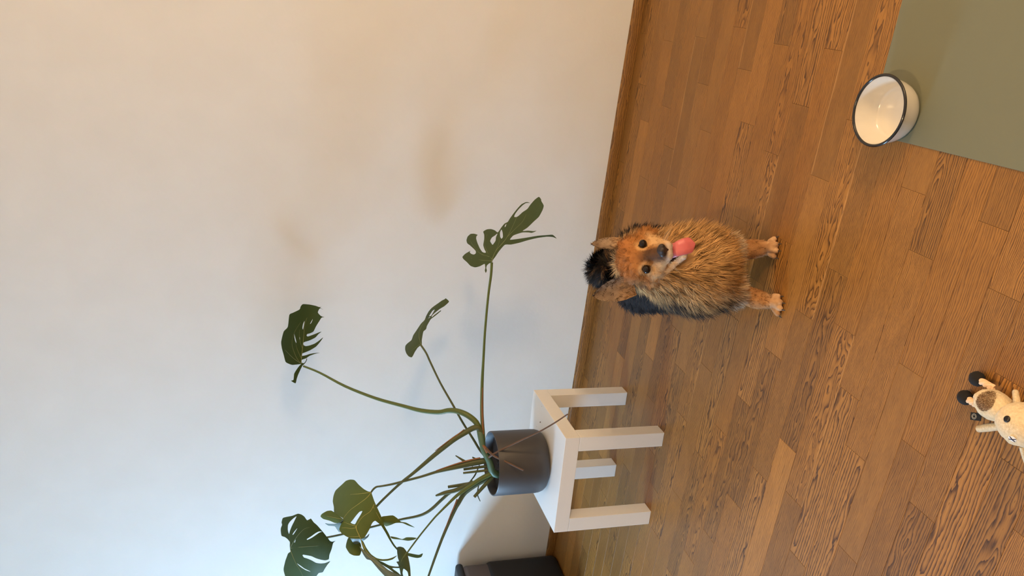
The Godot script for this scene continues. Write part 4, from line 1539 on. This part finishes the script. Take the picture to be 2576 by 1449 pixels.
# the dark lining of the open mouth, a sheet from the upper lips back to the corners and down to the lower jaw
func mouth_lining() -> ArrayMesh:
	var top := [hd(-4.3, -3.9, 0.2), hd(-2.6, -4.6, 3.2), hd(-0.6, -5.2, 5.0), hd(1.4, -5.3, 5.0), hd(2.8, -4.9, 3.0), hd(3.4, -4.6, 0.4)]
	var low := [hd(-4.4, -4.3, 0.3), hd(-3.0, -6.0, 2.4), hd(-1.2, -8.2, 4.0), hd(0.4, -8.4, 4.0), hd(1.9, -6.8, 2.4), hd(3.2, -5.0, 0.4)]
	var st := SurfaceTool.new()
	st.begin(Mesh.PRIMITIVE_TRIANGLES)
	var rows := 7
	var grid := []
	for i in rows:
		var f := float(i) / (rows - 1)
		var row := []
		for j in top.size():
			var p: Vector3 = top[j]
			p = p.lerp(low[j], f)
			row.append(p - head_axes.z * 0.016 * sin(PI * f))
		grid.append(row)
	for i in rows - 1:
		for j in top.size() - 1:
			for v: Vector3 in [grid[i][j], grid[i + 1][j], grid[i + 1][j + 1], grid[i][j], grid[i + 1][j + 1], grid[i][j + 1]]:
				st.set_smooth_group(1)
				st.add_vertex(v)
	st.index()
	st.generate_normals()
	return st.commit()

func tongue() -> ArrayMesh:
	var mid := [hd(0.2, -5.9, 2.0), hd(0.4, -6.3, 4.4), hd(0.7, -7.6, 5.3), hd(1.0, -9.2, 5.4), hd(1.25, -10.7, 5.0), hd(1.35, -11.7, 4.7)]
	var wide := [0.014, 0.0165, 0.0175, 0.0195, 0.0185, 0.010]
	var st := SurfaceTool.new()
	st.begin(Mesh.PRIMITIVE_TRIANGLES)
	var rows := []
	var n := 21
	for i in n:
		var f := float(i) / (n - 1) * (mid.size() - 1)
		var k := mini(int(f), mid.size() - 2)
		var u := f - k
		var p0: Vector3 = mid[maxi(k - 1, 0)]
		var p1: Vector3 = mid[k]
		var p2: Vector3 = mid[k + 1]
		var p3: Vector3 = mid[mini(k + 2, mid.size() - 1)]
		var c := p1.cubic_interpolate(p2, p0, p3, u)
		var w := lerpf(wide[k], wide[k + 1], u)
		if i > n - 4:
			w *= [0.93, 0.78, 0.45][i - (n - 3)]
		var d := (p2 - p1).normalized()
		var side := head_axes.x
		side = (side - d * side.dot(d)).normalized()
		var up := side.cross(d)
		if up.dot(head_axes.z + head_axes.y * 0.5) < 0.0:
			up = -up
		var row := []
		var m := 20
		for j in m:
			var a := TAU * j / m
			var x := cos(a)
			var yy := sin(a)
			var groove := -0.0014 * exp(-x * x * 14.0) if yy > 0.0 else 0.0
			row.append(c + side * x * w + up * (yy * 0.0032 + groove - 0.0035 * x * x))
		rows.append(row)
	for i in n - 1:
		for j in 20:
			var k := (j + 1) % 20
			for v: Vector3 in [rows[i][j], rows[i + 1][j], rows[i + 1][k], rows[i][j], rows[i + 1][k], rows[i][k]]:
				st.set_smooth_group(1)
				st.add_vertex(v)
	for j in 20:
		var k := (j + 1) % 20
		var c: Vector3 = (rows[n - 1][0] + rows[n - 1][10]) * 0.5
		for v: Vector3 in [c, rows[n - 1][k], rows[n - 1][j]]:
			st.set_smooth_group(1)
			st.add_vertex(v)
	st.index()
	st.generate_normals()
	return st.commit()

func ear_shell(foot: Vector3, tip: Vector3, half: float, twist: float) -> Array:
	var verts := PackedVector3Array()
	var norms := PackedVector3Array()
	var idx := PackedInt32Array()
	var along := (tip - foot)
	var up := along.normalized()
	var face := (Vector3(twist, 0.0, 1.0)).normalized()
	face = (face - up * face.dot(up)).normalized()
	var side := up.cross(face).normalized()
	var n := 14
	var m := 12
	for layer: float in [1.0, -1.0]:
		var start := verts.size()
		for i in n + 1:
			var s := float(i) / n
			var w := half * pow(maxf(0.0, 1.0 - pow(s, 2.1)), 0.62) * (0.86 + 0.3 * sin(s * 2.6))
			for j in m + 1:
				var x := -1.0 + 2.0 * j / m
				var p := foot + along * s + side * x * w + face * (0.75 * x * x * (1.0 - s * 0.5) + layer * 0.13 * (1.0 - absf(x) * 0.7) * (1.0 - s * 0.5))
				verts.append(hd(p.x, p.y, p.z))
				var nn := (face * layer - side * x * 0.55 * layer).normalized()
				norms.append(head_axes * nn)
		for i in n:
			for j in m:
				var a := start + i * (m + 1) + j
				var b := a + m + 1
				for k: int in ([a, b, a + 1, a + 1, b, b + 1] if layer > 0 else [a, a + 1, b, a + 1, b + 1, b]):
					idx.append(k)
	return [verts, norms, idx]

func ear_coat(p: Vector3, n: Vector3) -> Array:
	var h := head_axes.inverse() * (p - head_at) * 100.0
	var front := n.dot(head_axes.z) > 0.0
	var blotch := soft_noise.get_noise_3d(p.x * 900.0, p.y * 900.0, p.z * 900.0)
	var c := lin(168, 146, 122).lerp(lin(112, 92, 76), 0.5 + blotch) if front else lin(70, 54, 44)
	var low := lash(7.5, 4.5, h.y)
	c = c.lerp(lin(168, 126, 84), low * 0.5)
	return [c, lerpf(0.005, 0.016, low), head_axes * Vector3(-h.x * 0.05, 1.0, -0.2), 0.2]
